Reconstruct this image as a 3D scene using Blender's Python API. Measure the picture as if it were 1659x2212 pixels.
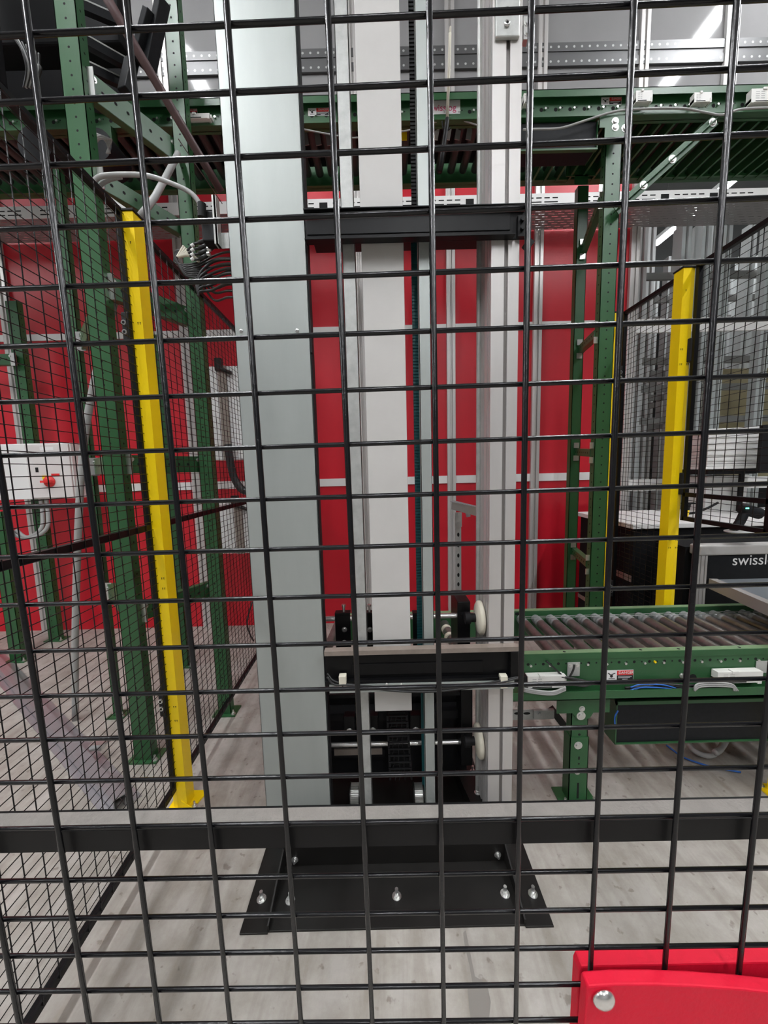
import bpy, bmesh, math, random
import numpy as np
from mathutils import Vector, Matrix
random.seed(7)
S=bpy.context.scene
for o in list(bpy.data.objects): bpy.data.objects.remove(o)
COL=S.collection
# ---------------------------------------------------------------- camera
F=818.0; H=1.386; PITCH=math.radians(6.44); ROLL=math.radians(-1.44)
_f=Vector((0,math.cos(PITCH),-math.sin(PITCH))); _r0=Vector((1,0,0)); _u0=_r0.cross(_f)
CR=_r0*math.cos(ROLL)+_u0*math.sin(ROLL); CU=-_r0*math.sin(ROLL)+_u0*math.cos(ROLL); CF=_f
cd=bpy.data.cameras.new('camera'); cam=bpy.data.objects.new('camera',cd); COL.objects.link(cam)
m=Matrix((CR,CU,-CF)).transposed().to_4x4(); m.translation=Vector((0,0,H)); cam.matrix_world=m
cd.sensor_fit='VERTICAL'; cd.sensor_height=36; cd.lens=F/2212*36; cd.clip_start=.01; cd.clip_end=100
S.camera=cam
# ---------------------------------------------------------------- light and exposure
S.view_settings.view_transform='Standard'; S.view_settings.look='None'; S.view_settings.gamma=1
S.view_settings.use_curve_mapping=False; S.view_settings.exposure=1.08
wd=bpy.data.worlds.new('hall_air'); S.world=wd; wd.use_nodes=True
wd.node_tree.nodes['Background'].inputs[0].default_value=(.9,.93,1,1); wd.node_tree.nodes['Background'].inputs[1].default_value=.25
LAMP_GLOW=62.0
LAMPS=[(-1.95,-3.4,2.25),(3.41,-3.4,3.1),(-7.2,-3.4,2.25),(3.41,3.7,8.2),(5.6,3.5,8.2),(.75,-7.6,-2.6)]  # entries beyond the glazed bay and behind the viewer are added fill lamps
LAMP_Z=5.75
# ---------------------------------------------------------------- helpers
def ray(x,y): return CF+CR*((x-829.5)/F)-CU*((y-1106)/F)
def PY(x,y,Y): d=ray(x,y); t=Y/d.y; return Vector((d.x*t,Y,H+d.z*t))
def PZ(x,y,Z): d=ray(x,y); t=(Z-H)/d.z; return Vector((d.x*t,d.y*t,Z))
def PX(x,y,X): d=ray(x,y); t=X/d.x; return Vector((X,d.y*t,H+d.z*t))
def V(*a): return Vector(a)
class MB:
    def __init__(s): s.v=[];s.f=[];s.m=[];s.sm=[];s.cur=0;s.smooth=False
    def mat(s,i): s.cur=i; return s
    def add(s,vs,fs,smooth=False):
        n=len(s.v); s.v+= [Vector(p) for p in vs]
        for f in fs: s.f.append([n+i for i in f]); s.m.append(s.cur); s.sm.append(smooth)
        return s
    def box(s,a,b):
        x0,y0,z0=[min(p,q) for p,q in zip(a,b)]; x1,y1,z1=[max(p,q) for p,q in zip(a,b)]
        return s.add([(x0,y0,z0),(x1,y0,z0),(x1,y1,z0),(x0,y1,z0),(x0,y0,z1),(x1,y0,z1),(x1,y1,z1),(x0,y1,z1)],
          [(0,3,2,1),(4,5,6,7),(0,1,5,4),(1,2,6,5),(2,3,7,6),(3,0,4,7)])
    def bar(s,p,q,w,h,up=(0,0,1)):
        p=Vector(p);q=Vector(q);d=(q-p).normalized();up=Vector(up)
        if abs(d.dot(up))>.98: up=Vector((0,1,0))
        sx=d.cross(up).normalized(); uz=sx.cross(d).normalized(); a=sx*w/2;b=uz*h/2
        return s.add([p-a-b,p+a-b,p+a+b,p-a+b,q-a-b,q+a-b,q+a+b,q-a+b],[(0,3,2,1),(4,5,6,7),(0,1,5,4),(1,2,6,5),(2,3,7,6),(3,0,4,7)])
    def prism(s,poly,z0,z1):   # poly of xy
        n=len(poly); vs=[(x,y,z0) for x,y in poly]+[(x,y,z1) for x,y in poly]
        return s.add(vs,[tuple(range(n))[::-1],tuple(range(n,2*n))]+[(i,(i+1)%n,n+(i+1)%n,n+i) for i in range(n)])
    def sweep(s,poly,p,q,ax,ay):   # profile poly in (ax,ay) frame swept p->q
        p=Vector(p);q=Vector(q);ax=Vector(ax);ay=Vector(ay);n=len(poly)
        vs=[p+ax*a+ay*b for a,b in poly]+[q+ax*a+ay*b for a,b in poly]
        return s.add(vs,[tuple(range(n))[::-1],tuple(range(n,2*n))]+[(i,(i+1)%n,n+(i+1)%n,n+i) for i in range(n)])
    def tube(s,p,q,r,n=12,r2=None,cap=True):
        p=Vector(p);q=Vector(q);d=(q-p).normalized();u=Vector((0,0,1)) if abs(d.z)<.9 else Vector((1,0,0))
        a=d.cross(u).normalized();b=d.cross(a).normalized(); r2=r if r2 is None else r2
        vs=[p+(a*math.cos(t)+b*math.sin(t))*r for t in [2*math.pi*i/n for i in range(n)]]+[q+(a*math.cos(t)+b*math.sin(t))*r2 for t in [2*math.pi*i/n for i in range(n)]]
        s.add(vs,[(i,(i+1)%n,n+(i+1)%n,n+i) for i in range(n)],True)
        if cap:
            s.add(vs[:n],[tuple(range(n))[::-1]]); s.add(vs[n:],[tuple(range(n))])
        return s
    def path(s,pts,r,n=8,sub=6):
        pts=[Vector(p) for p in pts]
        if len(pts)>2 and sub>1:
            P=[pts[0]*2-pts[1]]+pts+[pts[-1]*2-pts[-2]]; out=[]
            for i in range(1,len(P)-2):
                for k in range(sub):
                    t=k/sub; a,b,c,d=P[i-1:i+3]
                    out.append(.5*((2*b)+(c-a)*t+(2*a-5*b+4*c-d)*t*t+(3*b-a-3*c+d)*t**3))
            out.append(pts[-1]); pts=out
        rings=[];nv=None
        for i,p in enumerate(pts):
            d=(pts[min(i+1,len(pts)-1)]-pts[max(i-1,0)]).normalized()
            if nv is None: nv=d.orthogonal().normalized()
            nv=(nv-d*nv.dot(d)).normalized(); b=d.cross(nv)
            rings.append([p+(nv*math.cos(2*math.pi*k/n)+b*math.sin(2*math.pi*k/n))*r for k in range(n)])
        vs=[v for R in rings for v in R]; fs=[]
        for i in range(len(rings)-1):
            for k in range(n): fs.append((i*n+k,i*n+(k+1)%n,(i+1)*n+(k+1)%n,(i+1)*n+k))
        fs+= [tuple(range(n))[::-1], tuple(range(len(vs)-n,len(vs)))]
        return s.add(vs,fs,True)
    def lathe(s,c,ax,prof,n=20):  # prof: (dist along axis, radius)
        c=Vector(c);ax=Vector(ax).normalized();a=ax.orthogonal().normalized();b=ax.cross(a)
        vs=[c+ax*h+(a*math.cos(2*math.pi*k/n)+b*math.sin(2*math.pi*k/n))*max(r,1e-5) for h,r in prof for k in range(n)]
        fs=[(i*n+k,i*n+(k+1)%n,(i+1)*n+(k+1)%n,(i+1)*n+k) for i in range(len(prof)-1) for k in range(n)]
        fs+=[tuple(range(n))[::-1],tuple(range(len(vs)-n,len(vs)))]
        return s.add(vs,fs,True)
    def disc(s,c,nrm,r,n=8,lift=.0004,sy=1.0,up=(0,0,1)):   # small flat mark / hole on a face
        nrm=Vector(nrm).normalized();up=Vector(up)
        if abs(nrm.dot(up))>.95: up=Vector((0,1,0))
        a=nrm.cross(up).normalized();b=a.cross(nrm); c=Vector(c)+nrm*lift
        return s.add([c+a*r*math.cos(2*math.pi*k/n)+b*r*sy*math.sin(2*math.pi*k/n) for k in range(n)],[tuple(range(n))])
    def quad(s,a,b,c,d): return s.add([a,b,c,d],[(0,1,2,3)])
    def bolt(s,c,nrm,r=.008,h=.006,stud=0):
        c=Vector(c);nr=Vector(nrm).normalized()
        s.tube(c,c+nr*.0016,r*1.5,14); s.tube(c+nr*.0016,c+nr*h,r,6)
        if stud: s.tube(c+nr*h,c+nr*(h+stud),r*.55,8)
        return s
    def build(s,name,mats,parent=None,label=None,bevel=0):
        me=bpy.data.meshes.new(name); off=Vector(parent_world(parent)) if parent else Vector((0,0,0))
        me.from_pydata([tuple(v-off) for v in s.v],[],s.f)
        if not isinstance(mats,(list,tuple)): mats=[mats]
        for k in mats: me.materials.append(k)
        for p,mi,sm in zip(me.polygons,s.m,s.sm): p.material_index=mi; p.use_smooth=sm
        bm=bmesh.new(); bm.from_mesh(me); bmesh.ops.recalc_face_normals(bm,faces=bm.faces); bm.to_mesh(me); bm.free()
        o=bpy.data.objects.new(name,me); COL.objects.link(o)
        if parent: o.parent=parent
        if label: o['label']=label
        if bevel:
            b=o.modifiers.new('edge','BEVEL'); b.width=bevel; b.segments=2; b.limit_method='ANGLE'
        return o
def parent_world(o):
    v=Vector((0,0,0))
    while o: v=v+Vector(o.location); o=o.parent
    return v
def thing(name,label,cat,loc=(0,0,0),group=None):
    o=bpy.data.objects.new(name,None); COL.objects.link(o); o.location=loc; o.empty_display_size=.05
    return tag(o,label,cat,group)
def tag(o,label,cat,group=None,kind=None):
    o['label']=label; o['category']=cat
    if group: o['group']=group
    if kind: o['kind']=kind
    return o
def struct(o,label=None):
    o['kind']='structure'
    if label: o['label']=label
    return o
def text_mesh(txt,size,mat,name,origin,xdir,ydir,parent=None,shear=0,extr=.0003,center=False):
    cu=bpy.data.curves.new(name,'FONT'); cu.body=txt; cu.size=size; cu.extrude=extr; cu.shear=shear
    if center: cu.align_x='CENTER'; cu.align_y='CENTER'
    t=bpy.data.objects.new(name,cu); COL.objects.link(t); bpy.context.view_layer.update()
    dg=bpy.context.evaluated_depsgraph_get(); me=bpy.data.meshes.new_from_object(t.evaluated_get(dg)); bpy.data.objects.remove(t)
    x=Vector(xdir).normalized();y=Vector(ydir).normalized();z=x.cross(y); M=Matrix((x,y,z)).transposed().to_4x4(); M.translation=Vector(origin)-(parent_world(parent) if parent else Vector())
    me.transform(M); me.materials.clear(); me.materials.append(mat); me.name=name
    o=bpy.data.objects.new(name,me); COL.objects.link(o)
    if parent: o.parent=parent
    return o
# ---------------------------------------------------------------- materials
def mat(name,col,rough=.5,metal=0,noise=0,nscale=8,bump=0,bscale=60,emis=None,spec=None,coat=0,trans=0,alpha=1,stretch=None,nr=0):
    m=bpy.data.materials.new(name); m.use_nodes=True; nt=m.node_tree; b=nt.nodes['Principled BSDF']
    b.inputs['Base Color'].default_value=(*col,1); b.inputs['Roughness'].default_value=rough; b.inputs['Metallic'].default_value=metal
    if spec is not None: b.inputs['Specular IOR Level'].default_value=spec
    if coat: b.inputs['Coat Weight'].default_value=coat; b.inputs['Coat Roughness'].default_value=.08
    if trans: b.inputs['Transmission Weight'].default_value=trans
    if emis: b.inputs['Emission Color'].default_value=(*emis[0],1); b.inputs['Emission Strength'].default_value=emis[1]
    if alpha<1: b.inputs['Alpha'].default_value=alpha
    if noise or bump or nr:
        tc=nt.nodes.new('ShaderNodeTexCoord'); mp=nt.nodes.new('ShaderNodeMapping'); nt.links.new(tc.outputs['Object'],mp.inputs[0])
        if stretch: mp.inputs['Scale'].default_value=stretch
    if noise or nr:
        n=nt.nodes.new('ShaderNodeTexNoise'); n.inputs['Scale'].default_value=nscale; n.inputs['Detail'].default_value=6; n.inputs['Roughness'].default_value=.65
        nt.links.new(mp.outputs[0],n.inputs['Vector'])
    if noise:
        r=nt.nodes.new('ShaderNodeValToRGB'); r.color_ramp.elements[0].position=.3; r.color_ramp.elements[1].position=.7
        r.color_ramp.elements[0].color=(*[c*(1-noise) for c in col],1); r.color_ramp.elements[1].color=(*[min(1,c*(1+noise*.5)) for c in col],1)
        nt.links.new(n.outputs[0],r.inputs[0]); nt.links.new(r.outputs[0],b.inputs['Base Color'])
    if nr:
        mr=nt.nodes.new('ShaderNodeMapRange'); mr.inputs['To Min'].default_value=max(.03,rough-nr); mr.inputs['To Max'].default_value=rough+nr
        nt.links.new(n.outputs[0],mr.inputs[0]); nt.links.new(mr.outputs[0],b.inputs['Roughness'])
    if bump:
        n2=nt.nodes.new('ShaderNodeTexNoise'); n2.inputs['Scale'].default_value=bscale; n2.inputs['Detail'].default_value=3
        bu=nt.nodes.new('ShaderNodeBump'); bu.inputs['Strength'].default_value=bump; bu.inputs['Distance'].default_value=.003
        nt.links.new(mp.outputs[0],n2.inputs['Vector']); nt.links.new(n2.outputs[0],bu.inputs['Height']); nt.links.new(bu.outputs[0],b.inputs['Normal'])
    return m
M={}
M['black']=mat('black_powder_coat',(.004,.004,.0045),.4,noise=.3,nscale=30,spec=.22)
M['wire']=mat('black_coated_wire',(.006,.006,.007),.26,bump=.1,bscale=200,spec=.38)
M['matte']=mat('dull_black',(.006,.006,.007),.6,spec=.3)
M['void']=mat('hole_black',(.004,.004,.004),.9)
M['plate']=mat('black_steel_plate',(.011,.010,.009),.42,spec=.3,noise=.35,nscale=5,nr=.12)
M['galv']=mat('galvanised_sheet',(.41,.44,.42),.42,metal=.35,noise=.06,nscale=4,stretch=(3,3,.5),nr=.08)
M['galv2']=mat('galvanised_strip',(.5,.51,.49),.45,metal=.4,noise=.2,nscale=25,nr=.1)
M['duct']=mat('pale_grey_paint',(.60,.585,.56),.45,noise=.04,nscale=6)
M['alu']=mat('anodised_aluminium',(.60,.58,.56),.4,metal=.45,noise=.05,nscale=12,stretch=(1,1,.1))
M['alub']=mat('bright_aluminium',(.85,.85,.84),.3,metal=.3); M['alud']=mat('aluminium_groove',(.30,.28,.27),.5,metal=.4)
M['green']=mat('green_paint',(.024,.10,.034),.38,noise=.12,nscale=5,nr=.1)
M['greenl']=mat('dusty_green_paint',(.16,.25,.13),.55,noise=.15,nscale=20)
M['yellow']=mat('yellow_paint',(.95,.67,.003),.35,bump=.25,bscale=90)
M['red']=mat('red_vinyl',(.56,.008,.022),.42,noise=.12,nscale=.8,stretch=(2.5,1,.35),bump=.0)
M['redp']=mat('red_plastic',(.70,.008,.035),.55,bump=.12,bscale=300,spec=.25)
M['white']=mat('white_paint',(.78,.77,.75),.5)
M['whitep']=mat('white_plastic',(.75,.74,.70),.45)
M['cabinet']=mat('light_grey_enclosure',(.68,.64,.62),.5)
M['grey']=mat('grey_panel_gloss',(.27,.265,.265),.07,noise=.08,nscale=1.2)
M['chrome']=mat('chromed_steel',(.85,.84,.82),.24,metal=.9)
M['zinc']=mat('zinc_bolt',(.7,.7,.68),.28,metal=.9)
M['brown']=mat('dusty_bare_steel',(.30,.25,.215),.5,noise=.2,nscale=14,metal=.3)
M['dust']=mat('dust_covered_steel',(.25,.23,.21),.85,noise=.12,nscale=60,bump=.3,bscale=500)
M['roller']=mat('steel_roller',(.21,.195,.185),.38,metal=.75,noise=.3,nscale=30,nr=.1)
M['dkroller']=mat('dark_roller_steel',(.05,.055,.05),.4,metal=.3); M['rollerend']=mat('grey_roller_end',(.30,.31,.31),.35,metal=.3)
M['teal']=mat('teal_belt',(.004,.085,.095),.5)
M['cable']=mat('black_cable',(.02,.02,.02),.45)
M['gcable']=mat('grey_cable',(.36,.36,.35),.5)
M['blue']=mat('blue_cable',(.02,.12,.45),.45)
M['cream']=mat('cream_nylon',(.72,.68,.56),.5)
M['maroon']=mat('primer_brown_tube',(.10,.055,.055),.45)
M['ramp']=mat('zinc_channel',(.46,.46,.48),.3,metal=.7,noise=.12,nscale=8)
M['dred']=mat('label_red',(.72,.03,.03),.4); M['ink']=mat('label_black',(.01,.01,.01),.5); M['pink']=mat('red_lettering',(.62,.03,.14),.5)
M['label']=mat('label_white',(.8,.79,.78),.4)
M['led']=mat('green_led',(.0,.5,.3),.4,emis=((.1,1,.5),3))
M['lamp']=mat('lamp_diffuser',(1,1,1),.5,emis=((.95,.97,1),LAMP_GLOW))
M['ceil']=mat('ceiling_sheet',(.34,.34,.34),.7)
M['hall']=mat('hall_wall',(.26,.26,.26),.7)
M['dark']=mat('dark_interior',(.008,.008,.009),.75,spec=.15)
M['tank']=mat('charcoal_panel',(.008,.009,.011),.6,noise=.3,nscale=60,spec=.25)
# glass
g=bpy.data.materials.new('clear_pane'); g.use_nodes=True; nt=g.node_tree; nt.nodes.clear()
ou=nt.nodes.new('ShaderNodeOutputMaterial'); mx=nt.nodes.new('ShaderNodeMixShader'); tr=nt.nodes.new('ShaderNodeBsdfTransparent'); gl=nt.nodes.new('ShaderNodeBsdfGlossy'); gl.inputs['Roughness'].default_value=.03; fr=nt.nodes.new('ShaderNodeFresnel'); fr.inputs[0].default_value=1.5
tr.inputs[0].default_value=(.88,.9,.9,1)
ge=nt.nodes.new('ShaderNodeNewGeometry'); iv=nt.nodes.new('ShaderNodeMath'); iv.operation='SUBTRACT'; iv.inputs[0].default_value=1; nt.links.new(ge.outputs['Backfacing'],iv.inputs[1]); fx=nt.nodes.new('ShaderNodeMath'); fx.operation='MULTIPLY'; nt.links.new(fr.outputs[0],fx.inputs[0]); nt.links.new(iv.outputs[0],fx.inputs[1]); nt.links.new(fx.outputs[0],mx.inputs[0]); nt.links.new(tr.outputs[0],mx.inputs[1]); nt.links.new(gl.outputs[0],mx.inputs[2]); nt.links.new(mx.outputs[0],ou.inputs[0]); M['glass']=g
# perforated sheet: real see-through slots
def perf(name,col,rough,metal,sx,sy,fx,fy,axes='xy',off=.5):
    m=mat(name,col,rough,metal); nt=m.node_tree; b=nt.nodes['Principled BSDF']; tc=nt.nodes.new('ShaderNodeTexCoord'); sp=nt.nodes.new('ShaderNodeSeparateXYZ'); nt.links.new(tc.outputs['Object'],sp.inputs[0])
    def mth(op,a,b_=None):
        n=nt.nodes.new('ShaderNodeMath'); n.operation=op
        for i,v in enumerate((a,b_)):
            if v is None: continue
            if isinstance(v,(int,float)): n.inputs[i].default_value=v
            else: nt.links.new(v,n.inputs[i])
        return n.outputs[0]
    ix='XYZ'.index(axes[0].upper()); iy='XYZ'.index(axes[1].upper())
    u=mth('DIVIDE',sp.outputs[ix],sx); v=mth('DIVIDE',sp.outputs[iy],sy)
    row=mth('FLOOR',v); u2=mth('ADD',u,mth('MULTIPLY',row,off))
    a=mth('LESS_THAN',mth('FRACT',u2),fx); c=mth('LESS_THAN',mth('FRACT',v),fy); hole=mth('MULTIPLY',a,c)
    nt.links.new(mth('SUBTRACT',1.0,hole),b.inputs['Alpha']); return m
M['perf']=perf('perforated_tray',(.33,.32,.32),.5,.4,.075,.03,.62,.22)
M['perf2']=perf('perforated_dark_sheet',(.05,.05,.055),.4,.2,.16,.09,.42,.22)
# concrete floor with stains and scuffs
fm=bpy.data.materials.new('concrete'); fm.use_nodes=True; nt=fm.node_tree; b=nt.nodes['Principled BSDF']
tc=nt.nodes.new('ShaderNodeTexCoord')
def nz(sc,det=6,rg=.6,scale=None,dist=0):
    n=nt.nodes.new('ShaderNodeTexNoise'); n.inputs['Scale'].default_value=sc; n.inputs['Detail'].default_value=det; n.inputs['Roughness'].default_value=rg; n.inputs['Distortion'].default_value=dist
    mp=nt.nodes.new('ShaderNodeMapping'); nt.links.new(tc.outputs['Object'],mp.inputs[0]); nt.links.new(mp.outputs[0],n.inputs['Vector'])
    if scale: mp.inputs['Scale'].default_value=scale
    return n
def ramp(src,a,b_,ca,cb):
    r=nt.nodes.new('ShaderNodeValToRGB'); r.color_ramp.elements[0].position=a; r.color_ramp.elements[1].position=b_
    r.color_ramp.elements[0].color=(*ca,1); r.color_ramp.elements[1].color=(*cb,1); nt.links.new(src,r.inputs[0]); return r.outputs[0]
def mul(a,c,fac=1):
    n=nt.nodes.new('ShaderNodeMix'); n.data_type='RGBA'; n.blend_type='MULTIPLY'; n.inputs[0].default_value=fac
    nt.links.new(a,n.inputs[6]); nt.links.new(c,n.inputs[7]); return n.outputs[2]
base=ramp(nz(1.6).outputs[0],.3,.7,(.33,.305,.275),(.50,.47,.43))
cl=ramp(nz(9,8,.7).outputs[0],.35,.62,(.76,.74,.71),(1,1,1))
sp_=ramp(nz(28,3,.5).outputs[0],.30,.36,(.42,.38,.34),(1,1,1))
st=ramp(nz(3,6,.6,(5,.6,1),.4).outputs[0],.36,.55,(.78,.76,.74),(1,1,1))
c=mul(mul(mul(base,cl),sp_,.6),st)
nt.links.new(c,b.inputs['Base Color'])
rr=ramp(nz(5).outputs[0],.3,.7,(.38,.38,.38),(.6,.6,.6)); nt.links.new(rr,b.inputs['Roughness'])
bu=nt.nodes.new('ShaderNodeBump'); bu.inputs['Strength'].default_value=.12; bu.inputs['Distance'].default_value=.002; nt.links.new(nz(70).outputs[0],bu.inputs['Height']); nt.links.new(bu.outputs[0],b.inputs['Normal'])
M['concrete']=fm
M['spill']=mat('damp_stain',(.23,.21,.19),.35)
# ================================================================ SETTING
W=PZ(243,1358,0).y      # back wall plane
fl=MB(); fl.box((-9,-9,-.1),(10,9.5,0)); struct(fl.build('floor',M['concrete']))
x0=-6.5; xr=PY(1352,900,W).x
zr=PY(1200,350,W).z
mb=MB(); mb.box((x0,W,0),(xr,W+.04,zr)); struct(mb.build('wall_back',M['red']),'red panelled wall behind the machines')
# gentle vertical folds of the red covering
zg=zr
mb=MB(); mb.box((x0,W-.002,zg),(10,W+.04,7)); struct(mb.build('wall_back_upper',M['grey']),'glossy grey wall panels above the red wall')
n=1
for px in (45,415,785,974,1155,1352):
    c=PY(px,900,W).x; t=MB(); w=.036
    t.box((c-w,W-.03,0),(c-w*.25,W,6.9)); t.box((c+w*.25,W-.03,0),(c+w,W,6.9)); t.box((c-w*.25,W-.018,0),(c+w*.25,W,6.9))
    struct(t.build('trim_%d'%n,M['alu'],bevel=.002),'vertical aluminium mullion'); n+=1
c=PY(1575,100,W).x; t=MB(); t.box((c-.05,W-.03,zr),(c+.05,W,6.9)); struct(t.build('trim_%d'%n,M['white'])); n+=1
for py,w in ((1040,.033),(712,.026)):
    z=PY(800,py,W).z; t=MB(); t.box((x0,W-.012,z-w),(xr,W,z+w)); struct(t.build('trim_%d'%n,M['white']),'white horizontal strip across the red wall'); n+=1
mb=MB(); mb.box((-9,-9,7),(10,9.5,7.1)); struct(mb.build('ceiling',M['ceil']))
mb=MB(); mb.box((-9,-9,0),(-8.9,9.5,7)); struct(mb.build('wall_left',M['hall']))
mb=MB(); mb.box((10,-9,0),(10.1,9.5,7)); struct(mb.build('wall_right',M['hall']))
mb=MB(); mb.box((-9,-9,0),(10,-8.9,7)); struct(mb.build('wall_front',M['hall']))
mb=MB(); mb.box((-9,9.4,0),(10,9.5,7)); struct(mb.build('wall_rear',M['hall']))
mb=MB(); mb.box((xr-.1,5.3,0),(9.9,5.36,zr)); struct(mb.build('wall_store',M['dark']),'dark back of the storage grid')
# glazed bay right of the red wall
mb=MB(); mb.box((xr+.02,W+.015,.0),(9.9,W+.021,zr)); struct(mb.build('window_1',M['glass']),'clear pane in front of the aluminium storage grid')
for py,h in ((702,.055),(1045,.05)):
    z=PY(1500,py,W).z; t=MB(); t.box((xr,W-.01,z-h),(6,W+.012,z+h)); struct(t.build('trim_%d'%n,M['white']),'white rail across the glazed bay'); n+=1
t=MB(); t.box((xr,W-.015,zr-.06),(9.9,W+.02,zr)); struct(t.build('trim_%d'%n,M['alu']),'aluminium head rail of the glazed bay'); n+=1
# thin floor stain
PXS=lambda pts:[PZ(x,y,.0) for x,y in pts]
ST=PXS([(1006,2010),(1012,2040),(1020,2080),(1026,2110),(1052,2125),(1060,2165),(1056,2205),(1040,2225),(1018,2215),(1014,2175),(1010,2140),(1020,2122),(1014,2085),(1004,2045),(1001,2015)])
mb=MB(); mb.add([v+V(0,0,.0012) for v in ST],[tuple(range(len(ST)))]); tag(mb.build('floor_stain',M['spill']),'dark damp drip stain on the concrete in front of the base plate','stain')
# lamps
for i,(lx,ya,yb) in enumerate(LAMPS):
    t=thing('linear_lamp',['long ceiling lamp mirrored in grey panels above the green frame at left','long ceiling lamp mirrored in grey panels at top right'][i] if i<2 else ['ceiling lamp far to the left','added fill lamp beyond the glazed bay, nearer the red wall','added fill lamp beyond the glazed bay, farther right','added fill lamp behind the viewer'][i-2],'lamp',((lx),(ya+yb)/2,LAMP_Z+.1))
    mb=MB(); mb.prism([(lx-.09,ya),(lx+.09,ya),(lx+.09,yb),(lx-.09,yb)],LAMP_Z,LAMP_Z+.07); mb.build('housing',M['white'],t)
    mb=MB(); mb.box((lx-.05,ya+.02,LAMP_Z-.02),(lx+.05,yb-.02,LAMP_Z)); mb.build('diffuser',M['lamp'],t)
    for q in (ya+.3,yb-.3): mb=MB(); mb.tube((lx,q,LAMP_Z+.07),(lx,q,7),.004,6); mb.build('hanger',M['zinc'],t)

# ================================================================ NEAR MESH PANEL
FP=Vector((-.17148,.21557,H+.22339)); rv=Vector((.016,-.007,-.013)); FR=Matrix.Rotation(rv.length,3,rv.normalized())
def fp(a,d,z): return FP+FR@Vector((a,d,z))      # panel frame: a along, d away from viewer, z up
npn=thing('mesh_fence_panel','black welded mesh fence panel right before the viewer, filling the whole view','fence',tuple(fp(.2,0,-1.52)))
X0,X1=-.66,.87; ZT,ZB=.16,0
mb=MB()
a0=-.0*0.05
k=math.ceil(X0/.05)
topz=.70; botz=-1.50
while k*.05<X1:
    mb.path([fp(k*.05,0,topz),fp(k*.05,0,botz)],.00165,10,1); k+=1
mb.build('vertical_wires',M['wire'],npn)
mb=MB()
for r_ in range(-23,56):
    z=-r_*.02998 if r_<15 else -(r_*.02998+.0139) if r_>15 else -r_*.02998-.004
    if z>topz or z<botz: continue
    mb.path([fp(X0,.0028,z),fp(X1,.0028,z)],.0014,10,1)
mb.build('horizontal_wires',M['wire'],npn)
def fbar(mb,a0,a1,z0,z1,d0=.0045,d1=.0205):
    vs=[fp(a,d,z) for a in (a0,a1) for d in (d0,d1) for z in (z0,z1)]
    mb.add(vs,[(0,1,3,2),(4,6,7,5),(0,4,5,1),(2,3,7,6),(0,2,6,4),(1,5,7,3)])
# middle rail position from the photograph: z of the rail's front top edge
def fz(px,py,d):   # panel-frame height of a pixel on the plane d behind the wires
    o=Vector((0,0,H))-fp(0,d,0); nn=FR@V(0,1,0); r_=ray(px,py); tt=-o.dot(nn)/r_.dot(nn); return (FR.transposed()@(o+r_*tt)).z
zrail=fz(600,1787,.0045); zrl=fz(600,1832,.0045)
mb=MB(); fbar(mb,X0,X1,zrl,zrail); mb.mat(1); fbar(mb,X0+.002,X1-.002,zrail,zrail+.0002,.0053,.0187); mb.build('middle_rail',[M['black'],M['dust']],npn)
mb=MB(); fbar(mb,X0,X1,topz-.008,topz+.008); fbar(mb,X0,X1,botz-.008,botz+.008); fbar(mb,X0-.008,X0+.008,botz,topz); fbar(mb,X1-.008,X1+.008,botz,topz); mb.build('outer_frame',M['black'],npn)

# red plastic holder clamped over the mesh, bottom right
yp=FP.y; th=thing('red_plastic_holder','red plastic two plate bracket screwed on the mesh at lower right','bracket',(.33,yp,1.02))
def pr(pts,Y): return [PY(x,y,Y) for x,y in pts]
def slab(mb,pts,y0,y1,inset=.0):
    a=pts; n=len(a); c=sum(a,Vector())/n
    vs=[V(p.x,y0,p.z) for p in a]+[V(p.x,y1,p.z) for p in a]
    mb.add(vs,[tuple(range(n)),tuple(range(n,2*n))[::-1]]+[(i,(i+1)%n,n+(i+1)%n,n+i) for i in range(n)])
ypl=fp(0,0,-.34).y; yf=ypl-.0115
front=pr([(1254,2330),(1268,2136),(1272,2131),(1330,2127),(1420,2127),(1500,2130),(1600,2137),(1700,2148),(1850,2170),(1850,2330)],yf)
mb=MB(); slab(mb,front,yf,ypl-.0035); o=mb.build('front_plate',M['redp'],th,bevel=.0012)
yb=ypl+.016
back=pr([(1238,2330),(1246,2200),(1251,2100),(1256,2088),(1300,2085),(1420,2083),(1560,2080),(1700,2077),(1850,2074),(1850,2330)],ypl+.0065)
mb=MB(); slab(mb,back,ypl+.0065,yb); mb.build('back_plate',M['redp'],th,bevel=.0012)
sc=PY(1304,2158,yf-.001); mb=MB(); mb.lathe(sc,(0,-1,0),[(0,.0072),(.0008,.0073),(.0022,.0062),(.0036,.0036),(.0042,.0001)],32); mb.build('screw',M['chrome'],th,'domed chrome screw')

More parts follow.
